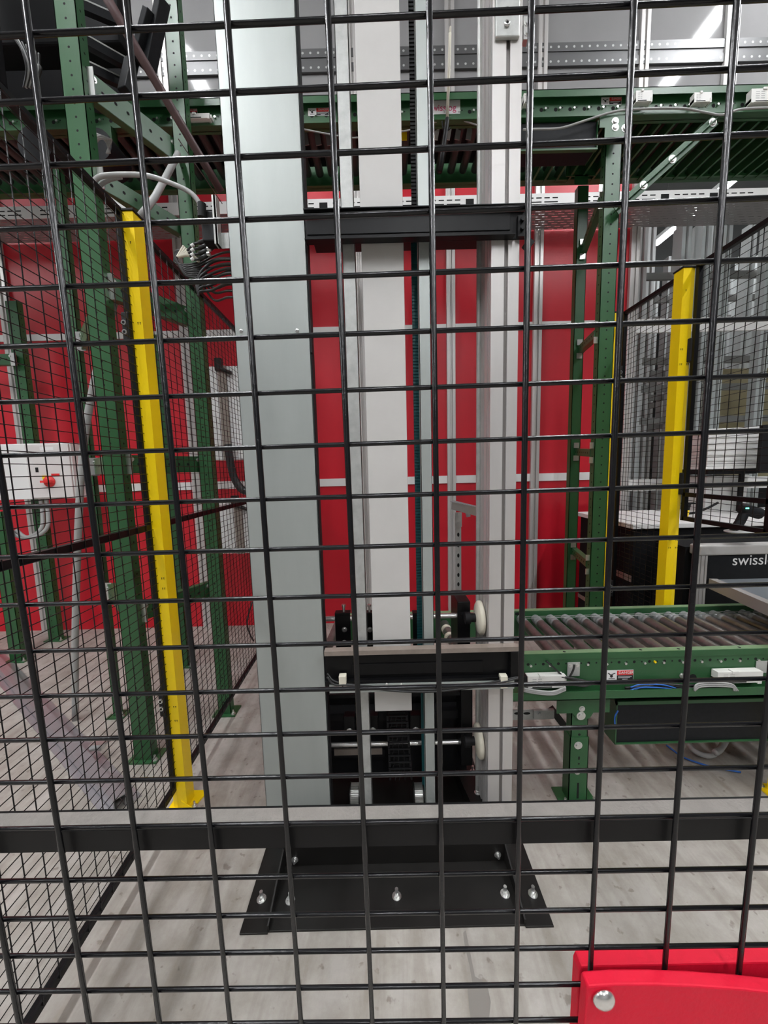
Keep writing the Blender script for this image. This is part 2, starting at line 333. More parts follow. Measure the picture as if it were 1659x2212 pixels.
# ================================================================ SAFETY FENCES (left, right)
LX=lambda Y:-.855-.028*Y          # left fence line
def mesh_panel(name,label,xf,y0,y1,z0,z1,group=None,mid=1.19,off=.012,wires=True):
    t=thing(name,label,'fence',(xf((y0+y1)/2),(y0+y1)/2,z0),group)
    P=lambda y,z,o=0:V(xf(y)+o,y,z)
    mb=MB()
    for z in (z0,z1): mb.bar(P(y0,z),P(y1,z),.02,.02)
    for y in (y0,y1): mb.bar(P(y,z0-.01),P(y,z1+.01),.02,.02)
    mb.build('frame',M['black'],t)
    if mid: mb=MB(); mb.bar(P(y0,mid),P(y1,mid),.02,.02); mb.build('middle_rail',M['black'],t)
    mb=MB(); y=y0+.03
    while y<y1-.01: mb.tube(P(y,z0,off),P(y,z1,off),.0015,6,cap=False); y+=.05
    z=z0+.03
    while z<z1-.01: mb.tube(P(y0,z,off+.003),P(y1,z,off+.003),.00125,6,cap=False); z+=.03
    mb.build('wire_mesh',M['wire'],t)
    return t
LPY=PZ(400,1745,0).y+.02
mesh_panel('mesh_fence_panel','black mesh fence panel at left, nearer than the left yellow post',LX,.26,LPY-.03,.1,2.3)
mesh_panel('mesh_fence_panel','black mesh fence panel at left, running behind the tall grey cover',LX,LPY+.075,2.95,.1,2.3)
def post(label,cx,cy,side,group='yellow fence posts',ht=2.3,clamps=(.33,1.84)):
    clamps=[c if isinstance(c,float) else PY(c[0],c[1],cy-.03).z for c in clamps]
    # chamfered yellow post; side=+1 when the mesh frame lies to its right
    t=thing('yellow_fence_post',label,'post',(cx,cy,0),group); s=side
    pf=[(-.03,.03),(-.03,-.022),(-.008,-.03),(.03,-.03),(.03,.03)] if s<0 else [(.03,.03),(.03,-.022),(.008,-.03),(-.03,-.03),(-.03,.03)]
    pf=[(cx+a,cy+b) for a,b in pf]
    mb=MB(); mb.prism(pf,.004,ht); mb.mat(1)
    for z in (.40,.46,.95,.99,1.86,1.93,2.2):
        for dx in (-.021,-.013,.013,.021):
            if z==2.2 and dx!=.013: continue
            p=V(cx-dx*s if abs(dx)>0 else cx,cy-.03,z); mb.disc(p,(0,-1,0),.0022,8); mb.disc(p+V(0,0,-.004),(0,-1,0),.0012,6,sy=3)
    mb.build('upright',[M['yellow'],M['void']],t)
    mb=MB(); mb.box((cx-.034,cy-.034,ht),(cx+.034,cy+.034,ht+.008)); mb.build('cap',M['matte'],t,bevel=.002)
    mb=MB(); mb.prism([(cx-.05,cy-.045),(cx+.05,cy-.045),(cx+.075,cy+.06),(cx-.05,cy+.06)],0,.007); mb.bar((cx,cy-.03,.03),(cx+.05,cy-.035,.0),.003,.03); mb.build('foot_plate',M['yellow'],t)
    for q in ((cx+.055,cy-.02,.007),(cx-.035,cy+.05,.007)): mb=MB(); mb.bolt(q,(0,0,1),.008,.008,.014); mb.build('anchor_bolt',M['zinc'],t)
    for z in clamps:
        c=MB(); d=-.026 if s<0 else .026
        c.prism([(cx+d-.018,cy-.02),(cx+d-.010,cy-.046),(cx+d+.018,cy-.05),(cx+d+.018,cy+.0),(cx+d-.018,cy+.0)],z-.055,z+.055); k=c.build('clamp',M['matte'],t,'black panel clamp',bevel=.004)
        c=MB(); c.tube((cx+d+.003,cy-.05,z+.016),(cx+d+.003,cy-.056,z+.016),.009,12); c.tube((cx+d+.003,cy-.05,z-.016),(cx+d+.003,cy-.056,z-.016),.009,12); c.mat(1).disc((cx+d+.003,cy-.056,z+.016),(0,-1,0),.005,10); c.disc((cx+d+.003,cy-.056,z-.016),(0,-1,0),.005,10); c.build('clamp_screw',[M['zinc'],M['void']],k)
    return t
xl=(PY(298,900,LPY).x+PY(342,900,LPY).x)/2
post('yellow fence post at left beside the grey cover, black clamps on its left',xl,LPY,-1,clamps=((372,1515),(288,712)))
RX=lambda Y:1.40+.012*(Y-2)
RP=[PZ(1480,585,2.3),PZ(1325,680,2.3),PZ(1650,1722,0)]
post('yellow fence post at right rising behind the roller conveyor, nearer of the two whole ones',RP[0].x-.0,RP[0].y,1,clamps=((1462,1045),(1480,757)))
post('yellow fence post at right half hidden by wire, next to the green upright',RP[1].x,RP[1].y,1,clamps=((1305,1270),(1325,812)))
post('yellow post foot cut off by right edge below the conveyor',RP[2].x+.072,RP[2].y,1,ht=2.3,clamps=(.30,1.84))
rx=lambda Y:RP[0].x+.03+.0*(Y)
mesh_panel('mesh_fence_panel','black mesh panel between the two yellow posts at right',rx,RP[0].y+.04,RP[1].y-.02,.1,2.3,mid=None)
# short panel above the conveyor opening
zc=PX(1480,1068,rx(0)).z; zc2=PX(1480,1120,rx(0)).z
mesh_panel('mesh_fence_panel','black mesh panel with low window at right edge, in front of the white stack',rx,RP[2].y+.05,RP[0].y-.05,zc2,2.3,mid=zc)

# ================================================================ VERTICAL LIFT (mast)
MY=1.27
k=MY/1.3
lift=thing('vertical_lift','tall grey lift mast standing on a black bolted base plate, centre of the view','lift',(0,MY,0))
# base
by0=PZ(860,2008,0).y; bx0=PZ(520,2012,0).x; bx1=PZ(1197,2005,0).x; byb=PZ(860,1868,0).y
bs=MB()
bs.box((bx0+.085,by0,0),(bx1-.085,byb+.02,.006))
bs.box((bx0+.085,byb,.006),(bx1-.085,byb+.006,.115))
bs.build('base_plate',M['plate'],lift,bevel=.0012)
for s,(a,b_) in ((-1,(bx0,bx0+.085)),(1,(bx1-.085,bx1))):
    mb=MB(); ins=b_ if s<0 else a
    mb.box((a,by0-.005,.0),(b_,MY+.1,.006))
    y0=by0; z0=.012; z1=.115
    mb.add([(ins-.003,y0,.0),(ins+.003,y0,0),(ins+.003,MY+.1,0),(ins-.003,MY+.1,0),(ins-.003,y0,z0+.012),(ins+.003,y0,z0+.012),(ins+.003,MY+.1,z1),(ins-.003,MY+.1,z1)],[(0,3,2,1),(4,5,6,7),(0,1,5,4),(1,2,6,5),(2,3,7,6),(3,0,4,7)])
    mb.build('side_angle',M['plate'],lift,'black steel angle along side of the base plate',bevel=.001)
bp=[PZ(565,1942,.006),PZ(857,1936,.006),PZ(1091,1931,.006),PZ(1151,1931,.006),PZ(627,1945,.006)]
for p in bp: mb=MB(); mb.bolt(p,(0,0,1),.010,.010,.018); mb.build('anchor_bolt',M['zinc'],lift)
for p in (PY(637,1857,byb),PY(1075,1846,byb)): mb=MB(); mb.bolt(V(p.x,byb,p.z),(0,-1,0),.008,.008,.006); mb.build('flange_bolt',M['zinc'],lift)
# floor pan behind the base
mb=MB(); mb.box((bx0+.09,MY+.02,.01),(bx1-.09,1.9,.016)); mb.build('floor_pan',M['plate'],lift)
# grey cover (C shaped sheet)
cx0,cx1=-.473*k,-.2295*k; HT=4.3
mb=MB(); mb.box((cx0,MY,.02),(cx1,MY+.0015,HT)); mb.box((cx0,MY,.02),(cx0+.0015,MY+.17,HT)); mb.box((cx1-.0015,MY,.02),(cx1,MY+.03,HT)); mb.box((cx0,MY+.17,.02),(cx1-.06,MY+.1715,HT))
cov=mb.build('cover',M['galv'],lift,'wide satin grey sheet cover')
mb=MB(); mb.box((cx1-.0005,MY+.006,.02),(cx1+.0045,MY+.045,HT))
for zz in (1.93,1.36): mb.box((cx1+.0,MY+.0,PY(690,1000,MY).z-.04 if zz<1.5 else PY(680,740,MY).z-.03),(cx1+.006,MY+.02,PY(690,1000,MY).z+.03 if zz<1.5 else PY(680,700,MY).z+.01))
mb.build('dark_edge',M['matte'],cov)  # black strip drawn for the dark side face of the cover
for x,y in ((521,715),(642,714)): p=PY(x,y,MY); mb=MB(); mb.lathe(p,(0,-1,0),[(0,.006),(.002,.006),(.003,.004)],16); mb.mat(1).quad(p+V(-.004,-.0032,.0007),p+V(.004,-.0032,.0007),p+V(.004,-.0032,-.0007),p+V(-.004,-.0032,-.0007)); mb.build('cover_screw',[M['zinc'],M['void']],cov)
# cable duct (pale box) upper run and its lower end
dx0,dx1=-.0525*k,.086*k; dz=PY(853,1536,MY+.03).z
mb=MB(); mb.box((dx0,MY+.03,dz),(dx1,MY+.10,HT)); duct=mb.build('cable_duct',M['duct'],lift,'pale flat box duct in the centre',bevel=.002)
# slim galvanised strips
def strip(xa,ya,xb,yb,wpx,name='guide_strip',mt='galv2',yy=MY+.035):
    c=(PY(xa,ya,yy).x+PY(xb,yb,yy).x)/2; w=wpx*yy/F/2
    mb=MB(); mb.box((c-w,yy,.05),(c+w,yy+.002,HT)); mb.box((c-w,yy,.05),(c-w+.002,yy+.03,HT)); mb.box((c+w-.002,yy,.05),(c+w,yy+.03,HT)); return mb.build(name,M[mt],lift,'slim galvanised guide strip')
strip(755,560,787,1600,26); strip(911,560,933,1600,24,mt='galv')
# toothed belts
def belt(px,py,w,mt,z0,z1,yy,name='toothed_belt',lab=None):
    c=PY(px,py,yy).x; mb=MB(); mb.box((c-w/2,yy,z0),(c+w/2,yy+.003,z1)); z=z0
    while z<z1: mb.box((c-w/2,yy-.003,z),(c+w/2,yy,z+.006)); z+=.011
    return mb.build(name,M[mt],lift,lab)
belt(900,900,.021,'teal',.55,PY(900,500,1.38).z,1.38,lab='teal toothed belt')
belt(893,250,.021,'matte',PY(893,450,1.33).z,HT,1.33,lab='black toothed belt')
c=PY(916,1660,1.36).x; mb=MB(); mb.box((c-.008,1.36,.12),(c+.012,1.364,.62)); mb.build('toothed_belt',M['teal'],lift,'lower run of the teal belt')
# aluminium column 90 x 160 with grooves
ax0,ax1=.365*k,.455*k; ay=MY; ad=.155
mb=MB(); g0=(ax0+ax1)/2+.003; gw=.006
prof=[(ax0,ay),(g0-gw,ay),(g0-gw,ay+.012),(g0+gw,ay+.012),(g0+gw,ay),(ax1,ay),(ax1,ay+ad)]
L=[]
for yy in (ay+ad,):
    L=[(ax0,ay+ad)]
    ys=[(ay+ad-.02,ay+ad-.032),(ay+ad*.62,ay+ad*.62-.02),(ay+.045,ay+.035),(ay+.022,ay+.014)]
    for a,b_ in ys: L+=[(ax0,a),(ax0+.010,a),(ax0+.010,b_),(ax0,b_)]
mb.prism(prof+L,.02,HT); mb.mat(1); mb.box((g0-gw,ay+.0115,.02),(g0+gw,ay+.0118,HT))
colm=mb.build('profile_column',[M['alu'],M['alud']],lift,'pale aluminium profile column',bevel=.0012)
mb=MB(); mb.tube((ax0-.004,ay+ad*.85,.02),(ax0-.004,ay+ad*.85,HT),.010,12); mb.build('guide_rod',M['galv2'],lift)
# joint plate at top of the column
a=PY(1071,20,MY-.012);b_=PY(1123,78,MY-.012)
mb=MB(); mb.box((a.x,MY-.012,b_.z),(b_.x,MY,b_.z+.24)); pl=mb.build('joint_plate',M['galv2'],lift,bevel=.003)
for y in (52,24): p=PY(1095,y,MY-.013); mb=MB(); mb.lathe(p,(0,-1,0),[(0,.0085),(.004,.0085),(.005,.006)],18); mb.mat(1).disc(p+V(0,-.0052,0),(0,-1,0),.004,6); mb.build('plate_bolt',[M['chrome'],M['void']],pl)
p=PY(1137,60,MY); mb=MB(); mb.box((p.x-.008,MY+.0,p.z-.03),(p.x+.006,MY+.02,p.z+.03)); mb.bolt((p.x+.002,MY,p.z+.012),(0,-1,0),.006,.006); mb.bolt((p.x+.002,MY,p.z-.014),(0,-1,0),.006,.006); mb.build('angle_bracket',M['zinc'],lift)
# black crossbar (channel)
cb0=PY(655,458,MY-.005); cb1=PY(1150,528,MY-.005)
zt=PY(900,458,MY).z; zb=PY(900,524,MY).z
mb=MB(); X0_,X1_=cx1+.003,ax1+.018
mb.box((X0_,MY-.006,zb),(X1_,MY+.0,zt)); mb.box((X0_,MY-.006,zt-.005),(X1_,MY+.20,zt)); mb.box((X0_,MY-.03,zt-.004),(X1_,MY-.006,zt)); mb.box((X0_,MY-.03,zb),(X1_-.04,MY-.006,zb+.004))
mb.box((X0_+.005,MY-.009,zb+.025),(X1_-.05,MY-.006,zb+.075))
cbm=mb.build('crossbar',M['black'],lift,'black steel crossbar spanning the mast',bevel=.001)
mb=MB(); mb.box((X1_-.03,MY-.02,zb+.0),(X1_-.005,MY-.006,zb+.06)); mb.tube((X1_-.018,MY-.02,zb+.02),(X1_-.018,MY-.03,zb+.02),.006,10); mb.tube((X1_-.018,MY-.02,zb+.045),(X1_-.018,MY-.03,zb+.045),.006,10); mb.bar((X1_-.004,MY-.01,zb-.03),(X1_+.015,MY-.01,zb-.01),.02,.02); mb.build('crossbar_clip',M['black'],cbm)
# lower cross member at conveyor level
CY=MY-.03
A=PY(705,1409,CY); B=PY(1122,1395,CY)
z1=PY(900,1403,CY).z
mb=MB(); mb.box((cx1+.006,CY,z1-.016),(B.x,CY+.03,z1)); mb.build('dusty_ledge',M['brown'],lift,'dusty brown flat edge across the mast')
mb=MB(); z2=PY(900,1425,CY).z; z3=PY(900,1468,CY).z
mb.box((cx1+.006,CY+.02,z3),(B.x-.005,CY+.026,z1-.016)); mb.box((cx1+.006,CY-.0,z3-.02),(B.x+.03,CY+.03,z3)); 
mb.box((B.x-.03,CY-.004,z3),(B.x,CY+.02,z1-.016)); mb.box((cx1+.1,CY+.016,z3+.012),(B.x-.12,CY+.021,z2-.02))
mb.build('black_cross_member',M['black'],lift,bevel=.001)
z4=PY(900,1472,CY).z; z5=PY(900,1488,CY).z
mb=MB(); mb.box((cx1+.02,CY-.004,z5-.006),(PY(1110,1480,CY).x,CY+.02,z4-.004)); 
rl=mb.build('sensor_rail',M['galv'],lift,'thin zinc rail carrying cable clamps')
for x in (740,1089):
    p=PY(x,1475,CY-.012); mb=MB(); mb.box((p.x-.0125,CY-.014,p.z-.02),(p.x+.0125,CY+.01,p.z+.024)); mb.mat(1).disc((p.x,CY-.014,p.z-.010),(0,-1,0),.003,10); mb.build('cable_clamp',[M['cream'],M['void']],rl,'small cream cable clamp',bevel=.002)
for x in (835,866): p=PY(x,1478,CY-.005); mb=MB(); mb.lathe(p,(0,-1,0),[(0,.005),(.003,.005),(.004,.003)],12); mb.build('rail_screw',M['zinc'],rl)
mb=MB(); mb.path([PY(707,1462,CY-.005),PY(722,1478,CY-.01),PY(760,1480,CY-.012),PY(850,1492,CY-.012),PY(930,1494,CY-.01),PY(1010,1486,CY-.01),PY(1080,1474,CY-.012),PY(1122,1464,CY-.008)],.004); mb.path([PY(707,1455,CY),PY(730,1474,CY-.01),PY(820,1484,CY-.01),PY(900,1490,CY-.01),PY(1000,1484,CY-.01),PY(1080,1470,CY-.01),PY(1126,1460,CY)],.003); mb.build('cable',M['cable'],lift)

# ---- lift carriage (moves inside the mast)
car=thing('lift_carriage','black lift carriage with chrome shafts and bearing plates inside the mast','carriage',(0,1.42,.2))
RY=1.40
for y,nm in ((1306,'upper'),(1603,'lower')):
    # chrome shafts
    yy=RY if nm=='upper' else 1.45
    a=PY(690,y+4 if nm=='upper' else 1612,yy); b_=PY(1010,y-2+0 if nm=='upper' else 1600,yy); z=(a.z+b_.z)/2
    mb=MB(); mb.tube((a.x,yy,z),(b_.x+.04,yy,z),.010,20); mb.build('shaft',M['chrome'],car,'chromed steel shaft')
zS=PY(850,1333,RY).z
# correct the upper shaft to its measured height
for o in list(bpy.data.objects):
    if o.parent==car and o.name=='shaft': o.location.z=zS-PY(850,1306,RY).z*0-(PY(690,1310,RY).z+PY(1010,1304,RY).z)/2
for x,w in ((742,34),(797,24),(905,28)):
    p=PY(x,1370,RY); hw=w*RY/F/2; zt_=PY(x,1326,RY).z; zb_=PY(x,1412,RY).z
    mb=MB(); mb.box((p.x-hw,RY-.012,zb_-.02),(p.x+hw,RY-.004,zt_)); mb.box((p.x-hw,RY-.012,zt_-.004),(p.x+hw,RY+.02,zt_+.008)); bpz=mb.build('bearing_plate',M['black'],car,bevel=.001)
    for y in (1360,1388,1405): q=PY(x+2,y,RY-.012); mb=MB(); mb.bolt(q,(0,-1,0),.007,.007); mb.build('bolt',M['zinc'],bpz)
    q=PY(x+1,1326,RY); mb=MB(); mb.tube((q.x,RY,zt_),(q.x,RY,zt_+.035),.005,8); mb.tube((q.x,RY,zt_+.03),(q.x,RY,zt_+.037),.008,8); mb.build('stud',M['zinc'],bpz)
# black block right and wheel
a=PY(988,1300,RY-.02); b_=PY(1016,1405,RY-.02)
mb=MB(); mb.box((a.x,RY-.02,b_.z-.02),(b_.x,RY+.12,a.z)); blk=mb.build('side_block',M['black'],car,bevel=.003)
q=PY(1000,1325,RY-.021); mb=MB(); mb.box((q.x-.007,RY-.0215,q.z-.006),(q.x+.007,RY-.02,q.z+.006)); mb.build('label_plate',M['matte'],blk)
for (x,y,yy) in ((1033,1334,1.35),(1031,1600,1.36)):
    c=PY(x,y,yy); mb=MB(); mb.lathe((c.x-.012,yy,c.z),(1,0,0),[(0,.012),(.004,.030),(.008,.055),(.014,.062),(.024,.062),(.028,.05)],32); wh=mb.build('guide_wheel',M['cream'],car,'cream nylon guide wheel',bevel=0)
    mb=MB(); mb.tube((c.x-.045,yy,c.z),(c.x-.004,yy,c.z),.016,16); mb.tube((c.x-.05,yy,c.z),(c.x-.03,yy,c.z),.022,16); mb.build('hub',M['matte'],wh)
# dark lower body
a=PY(700,1500,1.5); b_=PY(1010,1680,1.5)
mb=MB(); mb.box((a.x,1.52,b_.z-.0),(b_.x,1.60,a.z+.03)); mb.box((a.x,1.46,PY(800,1556,1.46).z),(b_.x,1.54,PY(800,1540,1.46).z)); mb.box((a.x,1.42,PY(800,1507,1.42).z),(b_.x,1.43,PY(800,1499,1.42).z)); 
mb.box((a.x+.02,1.47,PY(800,1636,1.47).z),(a.x+.25,1.50,PY(800,1620,1.47).z))
mb.build('lower_frame',M['matte'],car)
c0=PY(1000,1490,1.36);c1=PY(1016,1690,1.36)
mb=MB(); mb.box((PY(996,1550,1.40).x,1.40,PY(1000,1655,1.40).z),(PY(1021,1550,1.40).x,1.5,PY(1000,1490,1.40).z)); mb.build('side_arm',M['black'],car,bevel=.003)
for x,y in ((755,1580),(805,1578),(898,1577)):
    q=PY(x,y,1.40); mb=MB(); mb.box((q.x-.022,1.402,q.z-.02),(q.x+.022,1.44,q.z+.06)); br=mb.build('roller_block',M['black'],car,bevel=.002)
    mb=MB(); mb.lathe((q.x,1.402,q.z),(0,-1,0),[(0,.013),(.003,.013),(.004,.009),(.002,.008)],20); mb.tube((q.x,1.40,q.z),(q.x,1.392,q.z),.007,6); mb.build('bolt',M['zinc'],br)
mb=MB(); a=PY(722,1618,1.46); mb.box((a.x-.0,1.455,a.z-.026),(a.x+.20,1.462,a.z)); mb.build('pinkish_bracket',M['brown'],car)
# energy chain
ch=thing('cable_chain','black plastic cable chain hanging below the pale duct','cable chain',tuple(PY(860,1680,1.36)))
z=PY(860,1542,1.36).z; zend=PY(860,1682,1.36).z; i=0
cxx=PY(859,1600,1.36).x
while z>zend:
    w=.037+ .0005*i; mb=MB(); xc=cxx+.001*i
    h=.026
    for s in (-1,1): mb.box((xc+s*w-.004,1.35,z-h+.003),(xc+s*w+.004,1.375,z))
    mb.box((xc-w,1.348,z-.005),(xc+w,1.354,z)); mb.box((xc-w,1.37,z-.005),(xc+w,1.376,z))
    for j in range(3): mb.bar((xc-.02+.018*j,1.352,z-.004),(xc-.024+.02*j+random.uniform(-.004,.004),1.352,z-h+.002),.003,.003)
    mb.build('chain_link',M['matte'],ch,bevel=.0008); z-=h+.0015; i+=1
# brushes / pulleys near the floor and the right side bearer
for x0_,x1_ in ((757,775),(895,916)):
    a=PY(x0_,1715,1.33);b_=PY(x1_,1742,1.33); t=thing('belt_pulley','ribbed belt pulley low on the mast %s strip'%('beside the left' if x0_<800 else 'beside the right'),'pulley',(a.x,1.35,a.z-.03),'ribbed pulleys at the mast foot')
    mb=MB(); r=.035; c=V((a.x+b_.x)/2,1.36,a.z-.03); n_=22
    for q in range(n_):
        th=2*math.pi*q/n_; mb.bar(c+V(-.016,math.cos(th)*r,math.sin(th)*r),c+V(.016,math.cos(th)*r,math.sin(th)*r),.006,.004)
    mb.tube(c-V(.016,0,0),c+V(.016,0,0),r-.003,20); mb.build('toothed_rim',M['zinc'],t)
    mb=MB(); mb.tube(c-V(.02,0,0),c-V(.016,0,0),r+.006,24); mb.tube(c+V(.02,0,0),c+V(.016,0,0),r+.006,24); mb.build('flange',M['plate'],t)
bq=MB(); a=PZ(1010,1690,.03); b_=PZ(1040,1742,.03)
bq.bar(V(.30*k,1.62,.05),V(.36*k,1.27,.05),.05,.05); br=bq.build('side_bearer',M['plate'],lift)
for x,y in ((1021,1668),(1032,1712)): p=PZ(x,y,.075); mb=MB(); mb.bolt(V(p.x,p.y,.075),(0,0,1),.009,.01,.02); mb.build('bolt',M['zinc'],br)
# transfer roller seen inside the mast
tr=thing('transfer_roller','worn steel transfer roller behind the mast, left of slim strip','roller',tuple(PZ(720,1385,.6)))
mb=MB(); mb.tube(PZ(731,1345,.6),PZ(708,1400,.6),.02,16); mb.build('tube',M['roller'],tr)
tr=thing('transfer_roller','cream banded grey roller behind the mast, left of the aluminium column','roller',tuple(PZ(970,1375,.6)))
mb=MB(); mb.tube(PZ(960,1348,.6),PZ(990,1410,.6),.022,18); mb.build('tube',M['roller'],tr)
for x,y in ((965,1361),(972,1378)): p=PZ(x,y,.6); mb=MB(); d=(PZ(990,1410,.6)-PZ(960,1348,.6)).normalized(); mb.tube(p-d*.012,p+d*.012,.0245,18); mb.build('band',M['cream'],tr,'cream band')

# ================================================================ GREEN PERFORATED POSTS
def upright(label,x,y,z0,z1,w=.07,d=.05,foot=True,group=None,name='green_upright',face=-1,holes=True,open_side=1):
    t=thing(name,label,'upright',(x,y,z0),group); mb=MB()
    th=.003
    mb.box((x-w/2,y,z0),(x+w/2,y+th,z1)); mb.box((x-w/2,y,z0),(x-w/2+th,y+d,z1)); mb.box((x+w/2-th,y,z0),(x+w/2,y+d,z1))
    mb.mat(1)
    if holes:
        z=z0+.08
        while z<z1-.03:
            for dx in ((-.0,)): mb.disc((x+dx,y,z),(0,-1,0),.0048,8)
            mb.disc((x+w/2,y+d*.5,z),(1,0,0),.0045,8); mb.disc((x-w/2,y+d*.5,z),(-1,0,0),.0045,8); z+=.05
    mb.build('channel',[M['green'],M['void']],t)
    if foot and z0<.02:
        mb=MB(); mb.box((x-w/2-.03,y-.02,0),(x+w/2+.03,y+d+.03,.008)); mb.build('foot_plate',M['green'],t)
        for q in ((x+w/2+.014,y,.008),(x-w/2-.014,y+d,.008)): mb=MB(); mb.bolt(q,(0,0,1),.009,.01,.015); mb.build('anchor_bolt',M['zinc'],t)
    return t
G='green perforated uprights of the left frame'
pa=PZ(305,1645,0); ax,ayy=(PY(152,0,pa.y).x+PY(215,800,pa.y).x+pa.x)/3,pa.y
upright('thick green perforated upright just behind the left yellow post',ax,ayy,0,4.2,.085,.05)
pb=PZ(487,1545,0); bx=(PY(376,200,pb.y).x+PY(440,900,pb.y).x+pb.x)/3; byy=pb.y
upright('green upright left of the grey cover, standing behind the mesh',bx,byy,0,4.2,.07,.05)
pe=PZ(245,1550,0); upright('slim green upright between thick upright and grey conduit, farther back',pe.x+.02,pe.y,0,2.9,.036,.03,holes=False)
pc=PZ(130,1378,0); upright('green upright against the red wall at left, beside a white mullion',pc.x-.0,pc.y-.06,0,2.75,.09,.05)
pd=PZ(35,1430,0); upright('short green upright at left edge below the switch enclosure',pd.x,pd.y,0,1.15,.09,.05)
pf_=PZ(22,1380,0)
# horizontal members between uprights A and B and E
def beam(label,p,q,h,th=.035,name='green_beam',group=None,lip=True):
    p=Vector(p);q=Vector(q); t=thing(name,label,'beam',tuple((p+q)/2),group); mb=MB(); d=(q-p).normalized(); sx=d.cross(V(0,0,1)).normalized()
    mb.bar(p,q,.003,h)
    for s in (-1,1): mb.bar(p+V(0,0,s*h/2)+sx*th/2*(-1),q+V(0,0,s*h/2)+sx*th/2*(-1),th,.003)
    mb.mat(1); L=(q-p).length; n_=int(L/.05)
    for i in range(1,n_):
        for s in (-1,1): mb.disc(p+d*(i*.05),sx*s,.007,8,lift=.0022)
    mb.build('channel',[M['green'],M['void']],t)
    mb=MB()
    for e,s in ((p,1),(q,-1)): mb.bar(e+d*s*.0-V(0,0,h*.6),e+d*s*.0+V(0,0,h*.6),.045,.004); mb.bolt(e+d*s*.02+V(0,0,h*.3)+sx*.0,sx,.008,.008)
    mb.build('end_plate',M['zinc'],t,'bright zinc end plates')
    return t
def AB(label,ya,yb_,ha=.08):
    za=PY(ax and 200,ya,ayy).z
    return beam(label,(ax+.04,ayy+.03,za),(bx-.03,byy+.03,za),ha)
for lab,py,h in (('green beam with holes at top left, sloping across the dark machine',163,.10),('green beam under the round motor at left, below the upper conveyor',372,.07),('green beam crossing behind the left yellow post above its upper clamp',612,.09),('green beam behind the left yellow post at switch enclosure height',1004,.08),('green beam low behind the left yellow post',1330,.08)):
    z=PY(215,py,ayy).z; beam(lab,(ax+.045,ayy+.03,z),(bx-.035,byy+.03,z),h)
z=PY(190,675,ayy).z; beam('short green beam left of the thick green upright, upper',(pe.x+.05,pe.y,z),(ax-.04,ayy+.03,z),.08)
z=PY(210,1004,ayy).z; beam('short green beam left of the thick green upright, at enclosure height',(pe.x+.05,pe.y,z),(ax-.04,ayy+.03,z),.08)
z=PY(250,1325,ayy).z; beam('short green beam left of the thick green upright, near the floor',(pe.x+.05,pe.y,z),(ax-.04,ayy+.03,z),.08)
c=PY(70,775,pc.y-.1); beam('green beam at left edge joining the wall upright',(c.x-.7,pc.y-.1,c.z),(pc.x,pc.y-.1,c.z),.08)
# second upright far right end of left group: between B and cabinet
pB2=PY(395,900,2.5); upright('dark green upright partly hidden behind the left yellow post, before the red wall',PY(352,900,2.6).x,2.6,0,2.3,.05,.04,holes=False)

# ================================================================ UPPER ROLLER CONVEYOR (green)
UY0,UY1=2.2,2.62
uz1=PY(1250,191,UY0-.03).z; uz0=PY(1250,264,UY0).z
xa,xb=-4.3,4.3
uc=thing('roller_conveyor','long green overhead roller conveyor crossing high before the wall','conveyor',(0,UY0,uz0))
mb=MB(); 
mb.box((xa,UY0,uz0),(xb,UY0+.004,uz1)); mb.box((xa,UY0-.03,uz1-.004),(xb,UY0,uz1)); mb.box((xa,UY0-.03,uz1-.035),(xb,UY0-.027,uz1)); mb.box((xa,UY0-.035,uz0),(xb,UY0+.02,uz0+.012))
mb.mat(1)
x=xa
while x<xb: mb.disc((x,UY0,uz1-.07),(0,-1,0),.010,8); mb.disc((x+.035,UY0,uz1-.062),(0,-1,0),.004,6); x+=.075
mb.mat(2); x=xa+.02
while x<xb: mb.tube((x,UY0-.008,uz1-.068),(x,UY0,uz1-.068),.006,6); x+=.075
mb.build('side_beam',[M['green'],M['void'],M['zinc']],uc)
mb=MB(); mb.box((xa,UY1,uz0),(xb,UY1+.004,uz1)); mb.box((xa,UY1-.02,uz0),(xb,UY1+.03,uz0+.012)); mb.build('side_beam',M['green'],uc)
# belt bed and slanted rollers beneath
mb=MB(); mb.box((xa,UY0+.03,uz1-.03),(xb,UY1-.03,uz1-.02)); mb.build('carrying_belt',M['matte'],uc)
x=-3.2; cnt=0
while x<3.4 and cnt<95:
    mb=MB(); mb.tube((x,UY0+.01,uz1-.055),(x,UY1-.01,uz1-.055),.024,14); mb.build('roller',M['dkroller'],uc); x+=.075; cnt+=1
